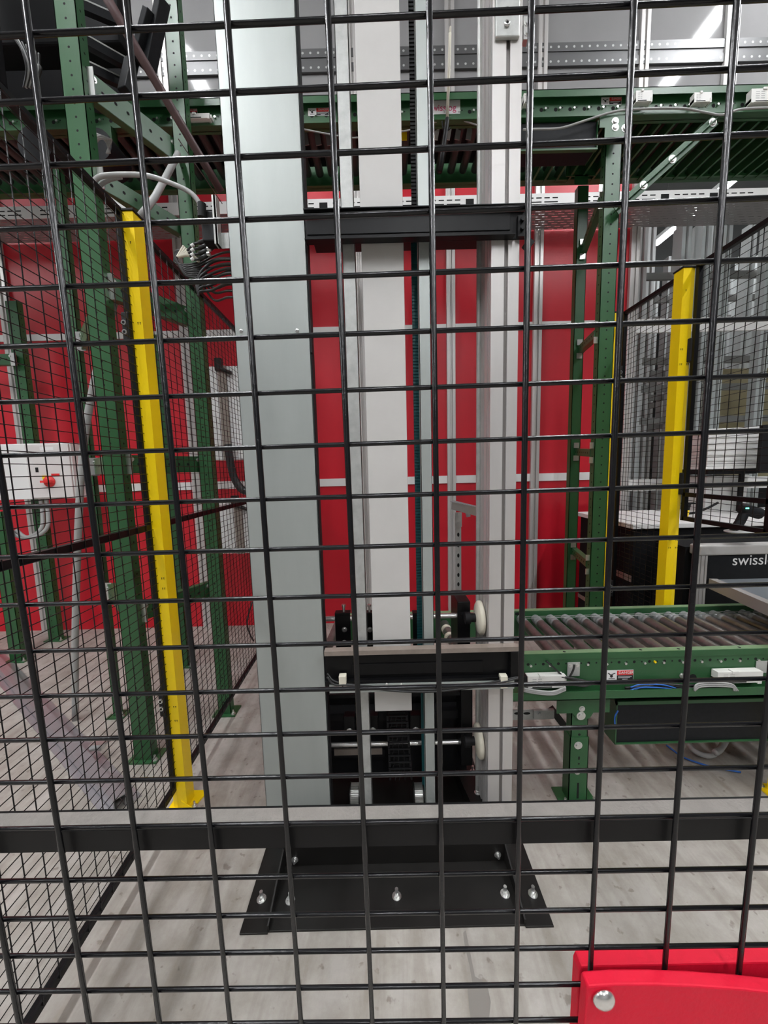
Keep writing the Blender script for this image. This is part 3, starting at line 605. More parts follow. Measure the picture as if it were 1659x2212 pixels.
# slanted bed strips seen from below
x=PY(1215,300,UY0).x; i=0
mb=MB()
while x<3.4:
    mb.bar((x,UY0+.02,uz0+.02),(x+.0,UY1-.0,uz0+.02),.012,.05); x+=.075
mb.build('bed_strips',M['green'],uc)
def px_label(x0,y0,x1,y1,Y,parent,danger=True,mirror=False):
    a=PY(x0,y0,Y);b_=PY(x1,y1,Y); z0,z1=min(a.z,b_.z),max(a.z,b_.z); y=Y
    mb=MB(); mb.box((a.x,y-.0012,z0),(b_.x,y,z1))
    w=b_.x-a.x; h=z1-z0
    if danger:
        m_=a.x+w*.40
        mb.mat(1).box((m_,y-.0016,z0+h*.52),(b_.x-.01*w,y-.0012,z1-h*.04)); mb.mat(2).box((m_,y-.0016,z0+h*.05),(b_.x-.01*w,y-.0012,z0+h*.5))
        # pictogram: hand and roller
        mb.disc((a.x+w*.2,y-.0016,z0+h*.45),(0,-1,0),h*.14,10); mb.bar((a.x+w*.08,y-.0016,z0+h*.75),(a.x+w*.2,y-.0016,z0+h*.5),.0006,h*.08); mb.bar((a.x+w*.2,y-.0016,z0+h*.6),(a.x+w*.34,y-.0016,z0+h*.72),.0006,h*.07); mb.bar((a.x+w*.1,y-.0016,z0+h*.2),(a.x+w*.33,y-.0016,z0+h*.2),.0006,h*.05)
        mb.mat(0)
        mb.box((m_+w*.04,y-.002,z0+h*.36),(b_.x-w*.06,y-.0016,z0+h*.40)); mb.box((m_+w*.04,y-.002,z0+h*.26),(b_.x-w*.12,y-.0016,z0+h*.29)); mb.box((m_+w*.2,y-.002,z0+h*.11),(b_.x-w*.2,y-.0016,z0+h*.15))
        o=mb.build('danger_label',[M['label'],M['dred'],M['ink']],parent,'white warning sticker with red heading')
        text_mesh('DANGER',h*.34,M['label'],'lettering',(m_+(b_.x-m_)*.55,y-.0022,z0+h*.75),(1,0,0),(0,0,1),o,center=True)
    else: o=mb.build('sticker',[M['label']],parent)
    return o
px_label(665,234,711,250,UY0,uc); px_label(1299,211,1342,226,UY0,uc); px_label(392,236,427,250,UY0,uc)
s=px_label(922,218,994,246,UY0,uc,False)
a=PY(926,238,UY0);b_=PY(990,238,UY0); text_mesh('swisslog',(b_.x-a.x)/3.55,M['pink'],'lettering',(a.x,UY0-.0018,PY(958,240,UY0).z),(1,0,0),(0,0,1),s)
def drive_box(x0,y0,x1,y1,Y,parent):
    a=PY(x0,y0,Y);b_=PY(x1,y1,Y); w=b_.x-a.x; z0,z1=b_.z,a.z; mb=MB(); d=.03
    mb.box((a.x,Y-d,z0+.004),(b_.x-w*.06,Y,z1)); mb.box((a.x,Y-d-.002,z0),(a.x+w*.07,Y,z0+.02)); mb.box((b_.x-w*.14,Y-d-.002,z0),(b_.x-w*.06,Y,z0+.02)); mb.box((b_.x-w*.06,Y-d*.8,z0+(z1-z0)*.3),(b_.x,Y,z1-(z1-z0)*.1)); mb.box((a.x+w*.3,Y-d-.004,z1-.005),(a.x+w*.42,Y-d*.4,z1+.004))
    mb.mat(1)
    for q in (.12,.26): 
        for r_ in range(4): mb.box((a.x+w*q,Y-d-.0004,z1-(z1-z0)*(.2+.15*r_)),(a.x+w*(q+.1),Y-d,z1-(z1-z0)*(.24+.15*r_)))
    mb.mat(2).box((a.x+w*.12,Y-d-.0006,z0+.006),(a.x+w*.62,Y-d,z0+.010))
    return mb.build('drive_box',[M['whitep'],M['gcable'],M['void']],parent,'white drive controller box',bevel=.0012)
drive_box(1366,208,1402,232,UY0-.03,uc); drive_box(1490,212,1528,233,UY0-.03,uc); drive_box(1612,204,1690,232,UY0-.03,uc); drive_box(1127,214,1146,236,UY0-.03,uc); drive_box(405,257,462,268,UY0-.03,uc)
# conveyor hangers/brackets and supports on right
SY=UY0+.02
sx_=(PY(1322,400,SY).x+PY(1290,1250,SY).x)/2
upright('tall green perforated upright carrying the overhead conveyor, right of the red wall',sx_,SY,0,uz0+.01,.085,.045)
sb=(PY(1254,400,UY1).x+PY(1228,1250,UY1).x)/2
upright('dark green upright behind the overhead conveyor, right part of the red wall',sb,UY1-.04,0,uz0-.05,.065,.045,holes=False)
br_=thing('support_bracket','green bolted bracket under the overhead conveyor at right','bracket',(sx_,SY,uz0))
mb=MB(); a=PY(1295,252,UY0-.035);b_=PY(1358,276,UY0-.035); mb.box((a.x,UY0-.04,b_.z),(b_.x,UY0-.036,a.z)); c=PY(1330,290,UY0-.035); mb.box((c.x-.06,UY0-.04,c.z-.03),(c.x+.05,UY0-.036,b_.z)); mb.build('plate',M['green'],br_)
for x,y in ((1329,262),(1329,275),(1350,277)): mb=MB(); mb.bolt(PY(x,y,UY0-.04),(0,-1,0),.012,.008); mb.build('bolt',M['zinc'],br_)
br_=thing('support_bracket','dark green stepped bracket on top of the rear upright','bracket',(sb,UY1,uz0-.1))
mb=MB(); a=PY(1222,362,UY1-.05);b_=PY(1285,382,UY1-.05); mb.box((a.x,UY1-.06,b_.z),(b_.x,UY1-.055,a.z+.03)); a=PY(1240,380,UY1-.05);b_=PY(1268,400,UY1-.05); mb.box((a.x,UY1-.06,b_.z),(b_.x,UY1-.055,a.z)); mb.build('plate',M['green'],br_)
# braces between rear and front supports
for lab,y1,y2 in (('upper','brace rising to the front green upright under the perforated tray',0),):
    pass
def brace(label,p,q,w=.04):
    t=thing('green_brace',label,'brace',tuple((Vector(p)+Vector(q))/2)); mb=MB(); mb.bar(p,q,.035,.045); mb.mat(1); d=(Vector(q)-Vector(p)); n_=max(2,int(d.length/.04))
    up=V(0,0,1); sx=d.normalized().cross(up).normalized()
    for i in range(1,n_): 
        for s in (-1,1): mb.disc(Vector(p)+d*(i/n_),sx*s,.006,8,lift=.018)
    mb.build('bar',[M['green'],M['void']],t); mb=MB()
    for e in (p,q):
        for dz in (.025,-.06): mb=MB(); mb.box(Vector(e)+V(-.035,-.03,dz),Vector(e)+V(-.0,-.026,dz+.035)); mb.build('joint_tab',M['zinc'],t,'bright square joint tab')
    return t
def bz(px1,py1,px2,py2,label):
    z=PY(px1,py1,UY1-.04).z; z2=PY(px2,py2,SY+.03).z; brace(label,(sb+.02,UY1-.02,z),(sx_-.03,SY+.04,z2))
bz(1247,755,1290,720,'green brace between the right uprights, just above the white strip'); bz(1240,976,1290,978,'green brace between the right uprights at middle height'); bz(1230,1190,1270,1218,'green brace between the right uprights near the roller conveyor'); bz(1260,540,1300,430,'dark green diagonal brace under the perforated tray')
# diagonal strut at the top right
p=PY(1545,260,UY0-.02);q=PY(1330,455,UY0-.02)
t=thing('green_strut','green perforated diagonal strut under the overhead conveyor, upper right','strut',tuple((p+q)/2))
mb=MB(); mb.bar(p,q,.004,.05,(0,-1,0)); mb.bar(p,q,.05,.004,(0,-1,0)); mb.mat(1)
for i in range(1,22): mb.disc(p.lerp(q,i/22),(0,-1,0),.006,8,lift=.004)
mb.build('flat_bar',[M['green'],M['void']],t); mb=MB()
for f_ in (.03,.43,.72): mb.bolt(p.lerp(q,f_)+V(0,-.003,0),(0,-1,0),.014,.008)
mb.build('bolt',M['zinc'],t)
# dark tank/cover below the beam at right of the mast
a=PY(1140,266,UY0-.01);b_=PY(1287,322,UY0-.01); t=thing('drive_cover','dark grey flat cover hanging below the overhead conveyor, right of the mast','cover',((a.x+b_.x)/2,UY0,b_.z))
mb=MB(); mb.box((a.x-.12,UY0-.01,b_.z),(b_.x,UY0+.1,a.z)); mb.build('panel',M['tank'],t,bevel=.003); mb=MB(); mb.box((a.x-.12,UY0-.02,b_.z-.008),(b_.x+.004,UY0+.0,b_.z)); mb.box((b_.x,UY0-.02,b_.z),(b_.x+.004,UY0+.1,a.z)); mb.build('rim',M['green'],t)
# hanging straps
def fin(x,y0,y1,mt,lab,w=9,lean=6,Y=UY0+.1):
    a=PY(x,y0,Y);b_=PY(x+lean,y1,Y); mb=MB(); mb.bar(a,b_,w*Y/F,.004,(0,-1,0)); mb.build('strap',M[mt],uc,'%s strap hanging below the beam'%{'alud':'grey','galv':'light grey','white':'white','yellow':'yellow'}[mt])
for x in (654,681,705,731): fin(x,272,314,'alud','grey',11,8)
for x,m_ in ((946,'white'),(972,'white'),(993,'galv'),(1017,'galv')): fin(x,266,302,m_,'w',10,-6)
fin(873,268,303,'yellow','y',11,0)
# cables along the overhead conveyor
t=MB(); t.path([PY(x,y,UY0-.05) for x,y in ((1130,280),(1160,279),(1210,277),(1260,262),(1320,243),(1370,236),(1470,234),(1520,242),(1560,248),(1600,236),(1670,232))],.0055,6); tag(t.build('grey_cable',M['gcable']),'thin grey cable draped along the overhead conveyor at right','cable')
t=MB(); t.path([PY(x,y,UY0-.02) for x,y in ((650,278),(700,288),(760,298),(800,292),(880,282),(945,262),(972,254),(1005,262),(1035,272))],.004,6); tag(t.build('grey_cable',M['gcable']),'thin grey cable sagging under the overhead conveyor behind the mast','cable')

# cable ladder / perforated gutter across the wall
z=PY(1300,84,W-.12).z; t=thing('perforated_channel','two row perforated grey channel fixed high on the grey wall','channel',(0,W-.1,z))
mb=MB()
for dz_ in (.05,-.05): mb.box((-5,W-.022,z+dz_-.03),(5.5,W-.004,z+dz_+.03))
mb.box((-5,W-.016,z-.02),(5.5,W-.004,z+.02)); mb.mat(1)
x=-3
while x<4.6:
    for dz_ in (.05,-.05): mb.disc((x,W-.022,z+dz_),(0,-1,0),.009,8)
    x+=.06
mb.build('rail',[mat('dark_zinc_rail',(.13,.13,.13),.45,metal=.5),M['galv2']],t)
# perforated tray (walkway) with white slotted edge
zt=PY(1500,490,W).z; ty0=PZ(1500,437,zt).y
t=thing('perforated_tray','long perforated metal tray with white slotted edge crossing before the red wall','tray',(0,ty0,zt))
mb=MB(); mb.box((-5,ty0,zt),(6,W-.01,zt+.002)); mb.build('perforated_sheet',M['perf'],t)
mb=MB(); mb.box((-5,ty0-.003,zt),(6,ty0,zt+.085)); mb.mat(1); x=-5
while x<6:
    for q in range(4): mb.box((x+.06*q,ty0-.0035,zt+.05),(x+.06*q+.04,ty0-.003,zt+.058))
    for q in range(2): mb.box((x+.12*q,ty0-.0035,zt+.022),(x+.12*q+.1,ty0-.003,zt+.03))
    if int(x*10)%3==0: mb.box((x+.26,ty0-.0035,zt+.02),(x+.32,ty0-.003,zt+.06))
    x+=.36
mb.build('slotted_edge',[M['white'],M['void']],t)
# a second dark sheet above, right, with lit slots
xs=PY(1360,400,W).x
t=MB(); z_=PY(1500,405,W-.25).z; t.box((xs+.05,W-.62,z_+.25),(6,W-.03,z_+.253)); tag(t.build('perforated_sheet',M['perf2']),'dark perforated sheet between the overhead conveyor and tray at right','sheet')

# ================================================================ LOWER ROLLER CONVEYOR (right)
LY0=PZ(1190,1725,0).y-.02; zt=PY(1400,1404,LY0).z
zt=.645
LY0=PZ(1400,1408,zt).y; LY1=PZ(1400,1318,zt).y
lc=thing('roller_conveyor','green roller conveyor with steel rollers leaving the mast to the right','conveyor',(1.0,LY0,zt-.2))
ex0=PZ(1128,1412,zt).x; ex1=2.05
def ybeam(Y,s):
    mb=MB(); sy=1 if s>0 else -1
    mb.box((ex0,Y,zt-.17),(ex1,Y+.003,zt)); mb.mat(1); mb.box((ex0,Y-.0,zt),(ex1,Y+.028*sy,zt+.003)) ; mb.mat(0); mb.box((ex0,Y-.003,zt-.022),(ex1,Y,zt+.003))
    mb.mat(2)
    x=ex0+.02
    while x<ex1: mb.disc((x,Y-.0,zt-.04),(0,-1,0),.006,8); mb.disc((x+.03,Y-.0,zt-.04),(0,-1,0),.0035,8); x+=.06
    for px in (1222,1388,1470,1602): q=PY(px,1412,Y); mb.disc((q.x,Y+.012,zt+.003),(0,0,1),.006,8,up=(0,1,0))
    return mb
mb=ybeam(LY0,1); mb.mat(3)
x=ex0+.03
while x<ex1: mb.tube((x,LY0-.006,zt-.045),(x,LY0,zt-.045),.005,6); x+=.075
mb.build('side_beam',[M['green'],M['greenl'],M['void'],M['zinc']],lc)
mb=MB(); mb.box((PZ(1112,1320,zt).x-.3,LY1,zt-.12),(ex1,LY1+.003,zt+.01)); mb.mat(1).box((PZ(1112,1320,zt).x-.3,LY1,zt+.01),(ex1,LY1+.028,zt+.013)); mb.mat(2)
for px,w_ in ((1376,7),(1443,8),(1118,6)): q=PY(px,1326,LY1); mb.disc((q.x,LY1,q.z),(0,-1,0),w_*LY1/F,10,sy=.6)
mb.mat(3); q=PY(1409,1327,LY1); mb.disc((q.x,LY1,q.z),(0,-1,0),.016,10,sy=.6); q=PY(1606,1322,LY1); mb.disc((q.x,LY1,q.z),(0,-1,0),.014,10,sy=.6)
mb.build('side_beam',[M['green'],M['greenl'],M['void'],M['zinc']],lc)
# green frame piece visible left of the strip (far beam runs through the mast)
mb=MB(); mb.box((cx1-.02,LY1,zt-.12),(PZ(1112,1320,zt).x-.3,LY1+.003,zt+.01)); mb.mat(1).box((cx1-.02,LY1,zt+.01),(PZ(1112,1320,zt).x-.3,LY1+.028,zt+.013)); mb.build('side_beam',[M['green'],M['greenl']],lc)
zr_=zt-.028
x=PZ(1140,1345,zr_).x; pitch=(PZ(1600,1338,zr_).x-PZ(1165,1345,zr_).x)/13.0
x=PZ(1165,1345,zr_).x-pitch; i=0
while x<ex1-.02:
    mb=MB(); mb.tube((x,LY0+.006,zr_),(x,LY1-.075,zr_),.0225,20); ro=mb.build('roller',M['roller'],lc)
    mb=MB(); mb.lathe((x,LY1-.075,zr_),(0,1,0),[(0,.0225),(.004,.019),(.008,.0225),(.02,.0225),(.024,.018),(.030,.018),(.034,.0225),(.05,.0225),(.054,.018),(.06,.0185),(.066,.021),(.072,.021)],20); mb.build('grooved_end',M['rollerend'],ro)
    x+=pitch; i+=1
mb=MB(); y=LY1-.05; mb.path([(PZ(1165,1345,zr_).x-pitch,y,zr_+.022),(ex1-.05,y,zr_+.022)],.0016,6,1); mb.path([(PZ(1165,1345,zr_).x-pitch,y+.02,zr_+.022),(ex1-.05,y+.02,zr_+.022)],.0016,6,1); mb.build('drive_cord',M['gcable'],lc)
# lower tray flange carrying cables
zl0=PY(1400,1505,LY0-.03).z; zl1=PY(1400,1490,LY0-.03).z
mb=MB(); mb.box((PY(1100,1500,LY0-.03).x,LY0-.04,zl0),(ex1,LY0-.037,zl1+.006)); mb.box((PY(1100,1500,LY0-.03).x,LY0-.04,zl0),(ex1,LY0+.1,zl0+.003)); mb.build('cable_tray',M['green'],lc)
mb=MB()
for j in range(5):
    mb.path([PY(x,y+random.uniform(-5,5),LY0-.02+random.uniform(-.01,.01)) for x,y in ((1350,1490),(1380,1487),(1430,1482),(1480,1484),(1530,1480),(1580,1482))],.0035,6)
mb.build('cable_bundle',M['cable'],lc)
for j,(yy_,) in enumerate(((1487,),(1483,),(1491,))):
    mb=MB(); mb.path([PY(x,y+random.uniform(-3,3),LY0-.035) for x,y in ((1362,yy_+3),(1385,yy_-4),(1430,yy_-3),(1460,yy_+1))],.0025,6); mb.build('blue_cable',M['blue'],lc)
for j in range(3): mb=MB(); mb.path([PY(x,y,LY0-.045) for x,y in ((1500,1492),(1506+3*j,1478+j*3),(1540,1474+4*j),(1580,1478+3*j),(1594-4*j,1492))],.0035,6); mb.build('grey_cable_loop',M['gcable'],lc)
for j in range(3): mb=MB(); mb.path([PY(x,y+j*3,LY0-.045) for x,y in ((1132,1487),(1160,1492),(1195,1494),(1222,1484))],.004,6); mb.build('grey_cable_loop',M['gcable'],lc)
mb=MB(); mb.path([PY(x,y,LY0-.02) for x,y in ((1180,1428),(1198,1444),(1222,1464),(1250,1472),(1275,1480))],.004,6); mb.path([PY(x,y,LY0-.03) for x,y in ((1212,1462),(1240,1466),(1270,1474),(1262,1482),(1225,1476))],.005,6); mb.path([PY(x,y,LY0-.03) for x,y in ((1241,1436),(1238,1448),(1231,1462))],.004,6); mb.build('black_cable',M['cable'],lc)
a=PY(1226,1431,LY0-.004);b_=PY(1252,1460,LY0-.004)
mb=MB(); mb.box((a.x,LY0-.005,b_.z),(b_.x,LY0-.002,a.z)); sp=mb.build('sensor_plate',M['galv2'],lc,'galvanised plate with cable hole',bevel=.001)
mb=MB(); mb.bolt(PY(1232,1438,LY0-.005),(0,-1,0),.005,.004); mb.bolt(PY(1247,1437,LY0-.005),(0,-1,0),.005,.004); mb.build('bolt',M['zinc'],sp)
a=PY(1634,1428,LY0-.004); mb=MB(); mb.box((a.x,LY0-.005,a.z-.05),(a.x+.05,LY0-.002,a.z)); mb.build('sensor_plate',M['galv2'],lc,bevel=.001)
drive_box(1134,1453,1217,1478,LY0-.004,lc); drive_box(1537,1444,1634,1467,LY0-.004,lc)
px_label(1309,1448,1367,1469,LY0-.001,lc)
q=PY(1414,1429,LY0); mb=MB(); mb.tube((q.x,LY0-.006,q.z),(q.x,LY0,q.z),.0045,10); mb.build('yellow_plug',M['yellow'],lc)
q=PY(1496,1464,LY0); mb=MB(); mb.disc((q.x+.0,LY0-.0,q.z),(0,-1,0),.016,14); mb.mat(1).bolt(PY(1473,1459,LY0-.001),(0,-1,0),.007,.006); mb.build('access_hole',[M['void'],M['zinc']],lc)
# leg
gx=(PZ(1210,1725,0).x+PZ(1272,1722,0).x)/2; gy=LY0-.0
w_=.034
zpl=PY(1240,1515,gy).z; zsp=PY(1240,1592,gy).z
leg=MB(); leg.box((gx-w_,gy,zsp-.06),(gx+w_,gy+.003,zl0)); leg.box((gx-w_,gy,zsp-.06),(gx-w_+.003,gy+.04,zl0)); leg.box((gx+w_-.003,gy,zsp-.06),(gx+w_,gy+.04,zl0)); leg.mat(1)
z=zsp+.01
while z<zl0-.03: leg.disc((gx+.0,gy,z),(0,-1,0),.0055,8); z+=.035
lg=leg.build('leg',[M['green'],M['void']],lc)
mb=MB(); w2=.038; mb.box((gx-w2,gy-.004,.006),(gx+w2,gy,zsp)); mb.box((gx-w2,gy-.004,.006),(gx-w2+.003,gy+.05,zsp)); mb.box((gx+w2-.003,gy-.004,.006),(gx+w2,gy+.05,zsp)); mb.mat(1)
for i,zz in enumerate((zsp-.05,zsp-.09,zsp-.115,zsp-.15)): mb.disc((gx,gy-.004,zz),(0,-1,0),.004,8,sy=1 if i%2==0 else 2.2)
mb.box((gx-.004,gy-.0045,.02),(gx+.004,gy-.004,.09))
mb.build('leg_foot',[M['green'],M['void']],lg)
mb=MB(); mb.box((gx-.075,gy-.045,0),(gx+.075,gy+.07,.007)); mb.build('foot_plate',M['green'],lg)
for dx,dy in ((-.058,-.02),(.058,-.02)): mb=MB(); mb.bolt((gx+dx,gy+dy,.007),(0,0,1),.009,.01,.02); mb.build('anchor_bolt',M['zinc'],lg)
for q,r_ in ((PY(1249,1610,gy-.004),.011),(PY(1247,1666,gy-.004),.009)): mb=MB(); mb.bolt(q,(0,-1,0),r_,.007); mb.build('bolt',M['zinc'],lg)
mb=MB(); a=PY(1203,1512,gy-.006);b_=PY(1316,1538,gy-.006); xL,xR=a.x,b_.x
vs=[(xL,a.z),(xR,a.z),(xR,b_.z),(gx+w_+.015,b_.z),(gx+w_,b_.z-.025),(gx-w_+.02,b_.z-.03),(gx-w_,b_.z),(xL,b_.z)]
slab(mb,[V(p[0],0,p[1]) for p in vs],gy-.008,gy-.004); gp=mb.build('gusset_plate',M['green'],lg)
mb=MB(); mb.bolt(PY(1257,1531,gy-.008),(0,-1,0),.008,.006); mb.bolt(PY(1255,1546,gy-.008),(0,-1,0),.012,.006); mb.build('bolt',M['zinc'],gp)
# drive tank under conveyor
a=PY(1330,1514,LY0+.02);b_=PY(1640,1598,LY0+.02)
t=thing('drive_guard','dark panelled guard box with green rim under the right roller conveyor','guard',((a.x+b_.x)/2,LY0+.1,b_.z))
mb=MB(); mb.box((a.x+.004,LY0+.02,b_.z+.004),(ex1-.05,LY0+.11,a.z)); mb.build('panel',M['tank'],t)
mb=MB(); mb.box((a.x-.0,LY0+.012,b_.z),(ex1-.05,LY0+.022,b_.z+.004)); mb.box((a.x,LY0+.012,a.z-.014),(ex1-.05,LY0+.024,a.z)); mb.box((a.x,LY0+.012,b_.z),(a.x+.004,LY0+.11,a.z)); mb.build('rim',M['green'],t)
mb=MB(); mb.path([PY(x,y,LY0+.008) for x,y in ((1335,1535),(1328,1550),(1329,1572))],.003,6); tag(mb.build('blue_cable',M['blue']),'short blue cable beside the dark guard under the conveyor','cable')
mb=MB(); mb.path([PZ(x,y,.03) for x,y in ((1488,1606),(1500,1622),(1525,1632),(1545,1628),(1566,1604))],.012,8); mb.path([PZ(x,y,.05) for x,y in ((1545,1626),(1556,1618),(1570,1596))],.014,8); tag(mb.build('hose',M['gcable']),'grey corrugated hose looping on the floor under the guard','hose')
mb=MB(); mb.path([PZ(x,y,.01) for x,y in ((1440,1610),(1475,1635),(1515,1650),(1545,1658),(1600,1668))],.004,6); tag(mb.build('blue_cable',M['blue']),'thin blue cable lying on the floor under the conveyor','cable')
# slotted angle beside column, behind the conveyor start
t=thing('slotted_bracket','grey slotted bracket low right of the aluminium column','bracket',tuple(PY(1150,1560,1.6)))
mb=MB(); a=PY(1108,1534,1.6);b_=PY(1196,1549,1.6); mb.box((a.x,1.6,b_.z-.01),(b_.x,1.604,a.z)); mb.mat(1)
for x in (1118,1138): q=PY(x,1541,1.6); mb.disc(q,(0,-1,0),.016,10,sy=.4)
mb.build('slotted_bar',[M['galv2'],M['void']],t); mb=MB(); a=PY(1153,1534,1.59);b_=PY(1196,1551,1.59); mb.box((a.x,1.585,b_.z),(b_.x,1.6,a.z)); mb.bolt(PY(1165,1542,1.585),(0,-1,0),.009,.008); mb.build('end_block',M['galv2'],t); mb=MB(); mb.bar(PY(1190,1530,1.62),PY(1222,1572,1.62),.02,.03); mb.build('strut',M['plate'],t)

# perforated small post behind mast (grey slotted arm)
t=thing('sensor_stand','slotted grey sensor arm with angled top, behind the mast before the red wall','arm',tuple(PY(989,1300,1.75)))
yy=1.75; a=PY(983,1130,yy); b_=PY(997,1330,yy); mb=MB(); cxm=(a.x+b_.x)/2; mb.box((cxm-.014,yy,b_.z-.1),(cxm+.014,yy+.003,a.z)); mb.mat(1)
for y in (1155,1178,1200,1221,1242,1262,1285): q=PY(988,y,yy); mb.disc((cxm,yy,q.z),(0,-1,0),.0055,10,sy=1.9)
mb.build('slotted_bar',[M['galv2'],M['void']],t)
mb=MB(); a=PY(984,1107,yy-.004);b_=PY(997,1138,yy-.004); mb.box((cxm-.016,yy-.005,b_.z),(cxm+.016,yy,a.z)); mb.bolt(PY(990,1112,yy-.005),(0,-1,0),.006,.005); mb.bolt(PY(990,1131,yy-.005),(0,-1,0),.006,.005); mb.build('joint_plate',M['galv2'],t)
mb=MB(); mb.bar(PY(976,1090,yy),PY(1045,1108,yy-.12),.004,.045,(0,-.2,1)); mb.bar(PY(976,1083,yy),PY(1045,1098,yy-.12),.03,.003); mb.tube(PY(1010,1108,yy-.04),PY(1012,1116,yy-.04),.010,10); mb.build('top_arm',M['ramp'],t)

# thin rod with dark handle hanging high behind the mast
t=thing('thin_rod','thin pale rod with dark lower grip hanging high right of mast centre','rod',tuple(PY(960,380,1.9)))
mb=MB(); mb.tube(PY(973,58,1.9),PY(972,76,1.9),.004,8,.006); mb.path([PY(972,72,1.9),PY(970,150,1.9),PY(966,256,1.9)],.0065,8,1); mb.build('shaft',M['cream'],t)
mb=MB(); mb.path([PY(966,256,1.9),PY(962,290,1.9),PY(950,370,1.9)],.010,8,2); mb.path([PY(955,262,1.9),PY(958,278,1.9),PY(966,282,1.9),PY(972,276,1.9)],.003,6); mb.build('grip',M['matte'],t)

# ================================================================ LEFT BACKGROUND
# switch enclosure with red rotary switch
EY=2.85
a=PY(66,962,EY);b_=PY(152,1075,EY)
t=thing('switch_enclosure','light grey electrical enclosure with red rotary switch at left','enclosure',(a.x,EY,b_.z))
mb=MB(); zt_=PY(100,957,EY).z; zb_=PY(100,1078,EY).z; xr_=PY(155,1010,EY).x; xl_=PY(60,1010,EY).x
mb.box((xl_-.35,EY+.01,zb_),(xr_,EY+.16,zt_)); mb.build('body',M['white'],t,bevel=.004)
mb=MB(); mb.box((xl_,EY-.006,zb_+.01),(xr_-.006,EY+.01,zt_-.01)); dr=mb.build('door',M['cabinet'],t,bevel=.003)
q=PY(107,1040,EY-.008); mb=MB(); mb.lathe((q.x,EY-.006,q.z),(0,-1,0),[(0,.042),(.008,.042),(.010,.030),(.024,.028),(.026,.02)],28); mb.box((q.x-.035,EY-.05,q.z-.008),(q.x+.035,EY-.03,q.z+.008)); kn=mb.build('rotary_switch',M['dred'],dr,'red rotary switch')
mb=MB(); mb.box((q.x-.05,EY-.009,q.z+.015),(q.x-.01,EY-.006,q.z+.045)); mb.build('yellow_plate',M['yellow'],dr)
q=PY(80,1015,EY-.006); mb=MB(); mb.box((q.x-.01,EY-.009,q.z-.018),(q.x+.01,EY-.006,q.z+.018)); mb.build('lock',M['matte'],dr)
q=PY(120,1026,EY-.006); mb=MB(); mb.box((q.x-.03,EY-.008,q.z-.01),(q.x+.03,EY-.006,q.z+.01)); mb.build('red_plate',M['dred'],dr)
q=PY(95,970,EY-.006); mb=MB(); mb.box((q.x-.03,EY-.0075,q.z-.01),(q.x+.07,EY-.006,q.z+.015)); mb.build('sticker',M['label'],dr)
for j,(xx,) in enumerate(((88,),(100,))):
    mb=MB(); mb.path([PY(xx,1078,EY+.05),PY(xx+4,1110,EY+.04),PY(xx+2,1140,EY+.02),PY(xx-20,1158,EY),PY(xx-45,1160,EY),PY(xx-65,1145,EY)],.014,8); tag(mb.build('grey_cable',M['gcable']),'thick grey cable curving out below the enclosure, %s of the two'%('left' if j==0 else 'right'),'cable')
# two pale cabinets beyond the mesh
def cab(x0,y0,x1,y1,Y,lab):
    a=PY(x0,y0,Y);b_=PY(x1,y1,Y); t=thing('wall_cabinet',lab,'cabinet',((a.x+b_.x)/2,Y,b_.z)); mb=MB(); mb.box((a.x,Y,b_.z),(b_.x+.25,Y+.2,a.z)); mb.build('body',M['white'],t,bevel=.004)
    mb=MB(); mb.box((b_.x-.06,Y-.02,b_.z),(b_.x+.0,Y,a.z)); mb.build('hinge_strip',M['brown'],t)
    mb=MB(); mb.box((b_.x-.07,Y-.04,a.z-.04),(b_.x-.02,Y-.0,a.z+.05)); mb.tube((b_.x-.05,Y-.03,a.z-.02),(b_.x+.05,Y-.03,a.z-.06),.014,8); mb.build('latch',M['plate'],t); return t
cab(440,792,502,993,2.95,'white cabinet behind the mesh left of the grey cover, upper one'); cab(463,1085,530,1195,2.95,'white cabinet behind the mesh left of the grey cover, lower one')
t=MB(); t.path([PY(x,y,2.9) for x,y in ((492,960),(498,1000),(505,1030),(520,1055),(535,1062))],.03,8); tag(t.build('black_hose',M['cable']),'black hose curving between the two white cabinets','hose')
t=MB(); t.path([PY(x,y,2.7) for x,y in ((545,1300),(536,1330),(534,1350),(540,1370),(548,1385))],.006,6); tag(t.build('black_cable',M['cable']),'thin black cable hanging at the left edge of the grey cover near the floor','cable')
# grey conduit pole leaning
pts=[PZ(163,1555,0),PY(163,1350,1.98),PY(171,1100,1.9),PY(182,950,1.9),PY(205,820,1.88),PY(228,730,1.86),PY(250,638,1.84)]
t=MB(); t.path(pts,.0165,10); tag(t.build('grey_conduit',M['gcable']),'grey conduit pole rising from the floor behind the left mesh','conduit')
t=MB(); t.path([PY(300,470,1.75),PY(335,425,1.8),PY(378,345,1.97),PY(384,332,2.03)],.014,10,2); tag(t.build('grey_conduit',M['gcable']),'short grey conduit slanting up right above the left yellow post','conduit')
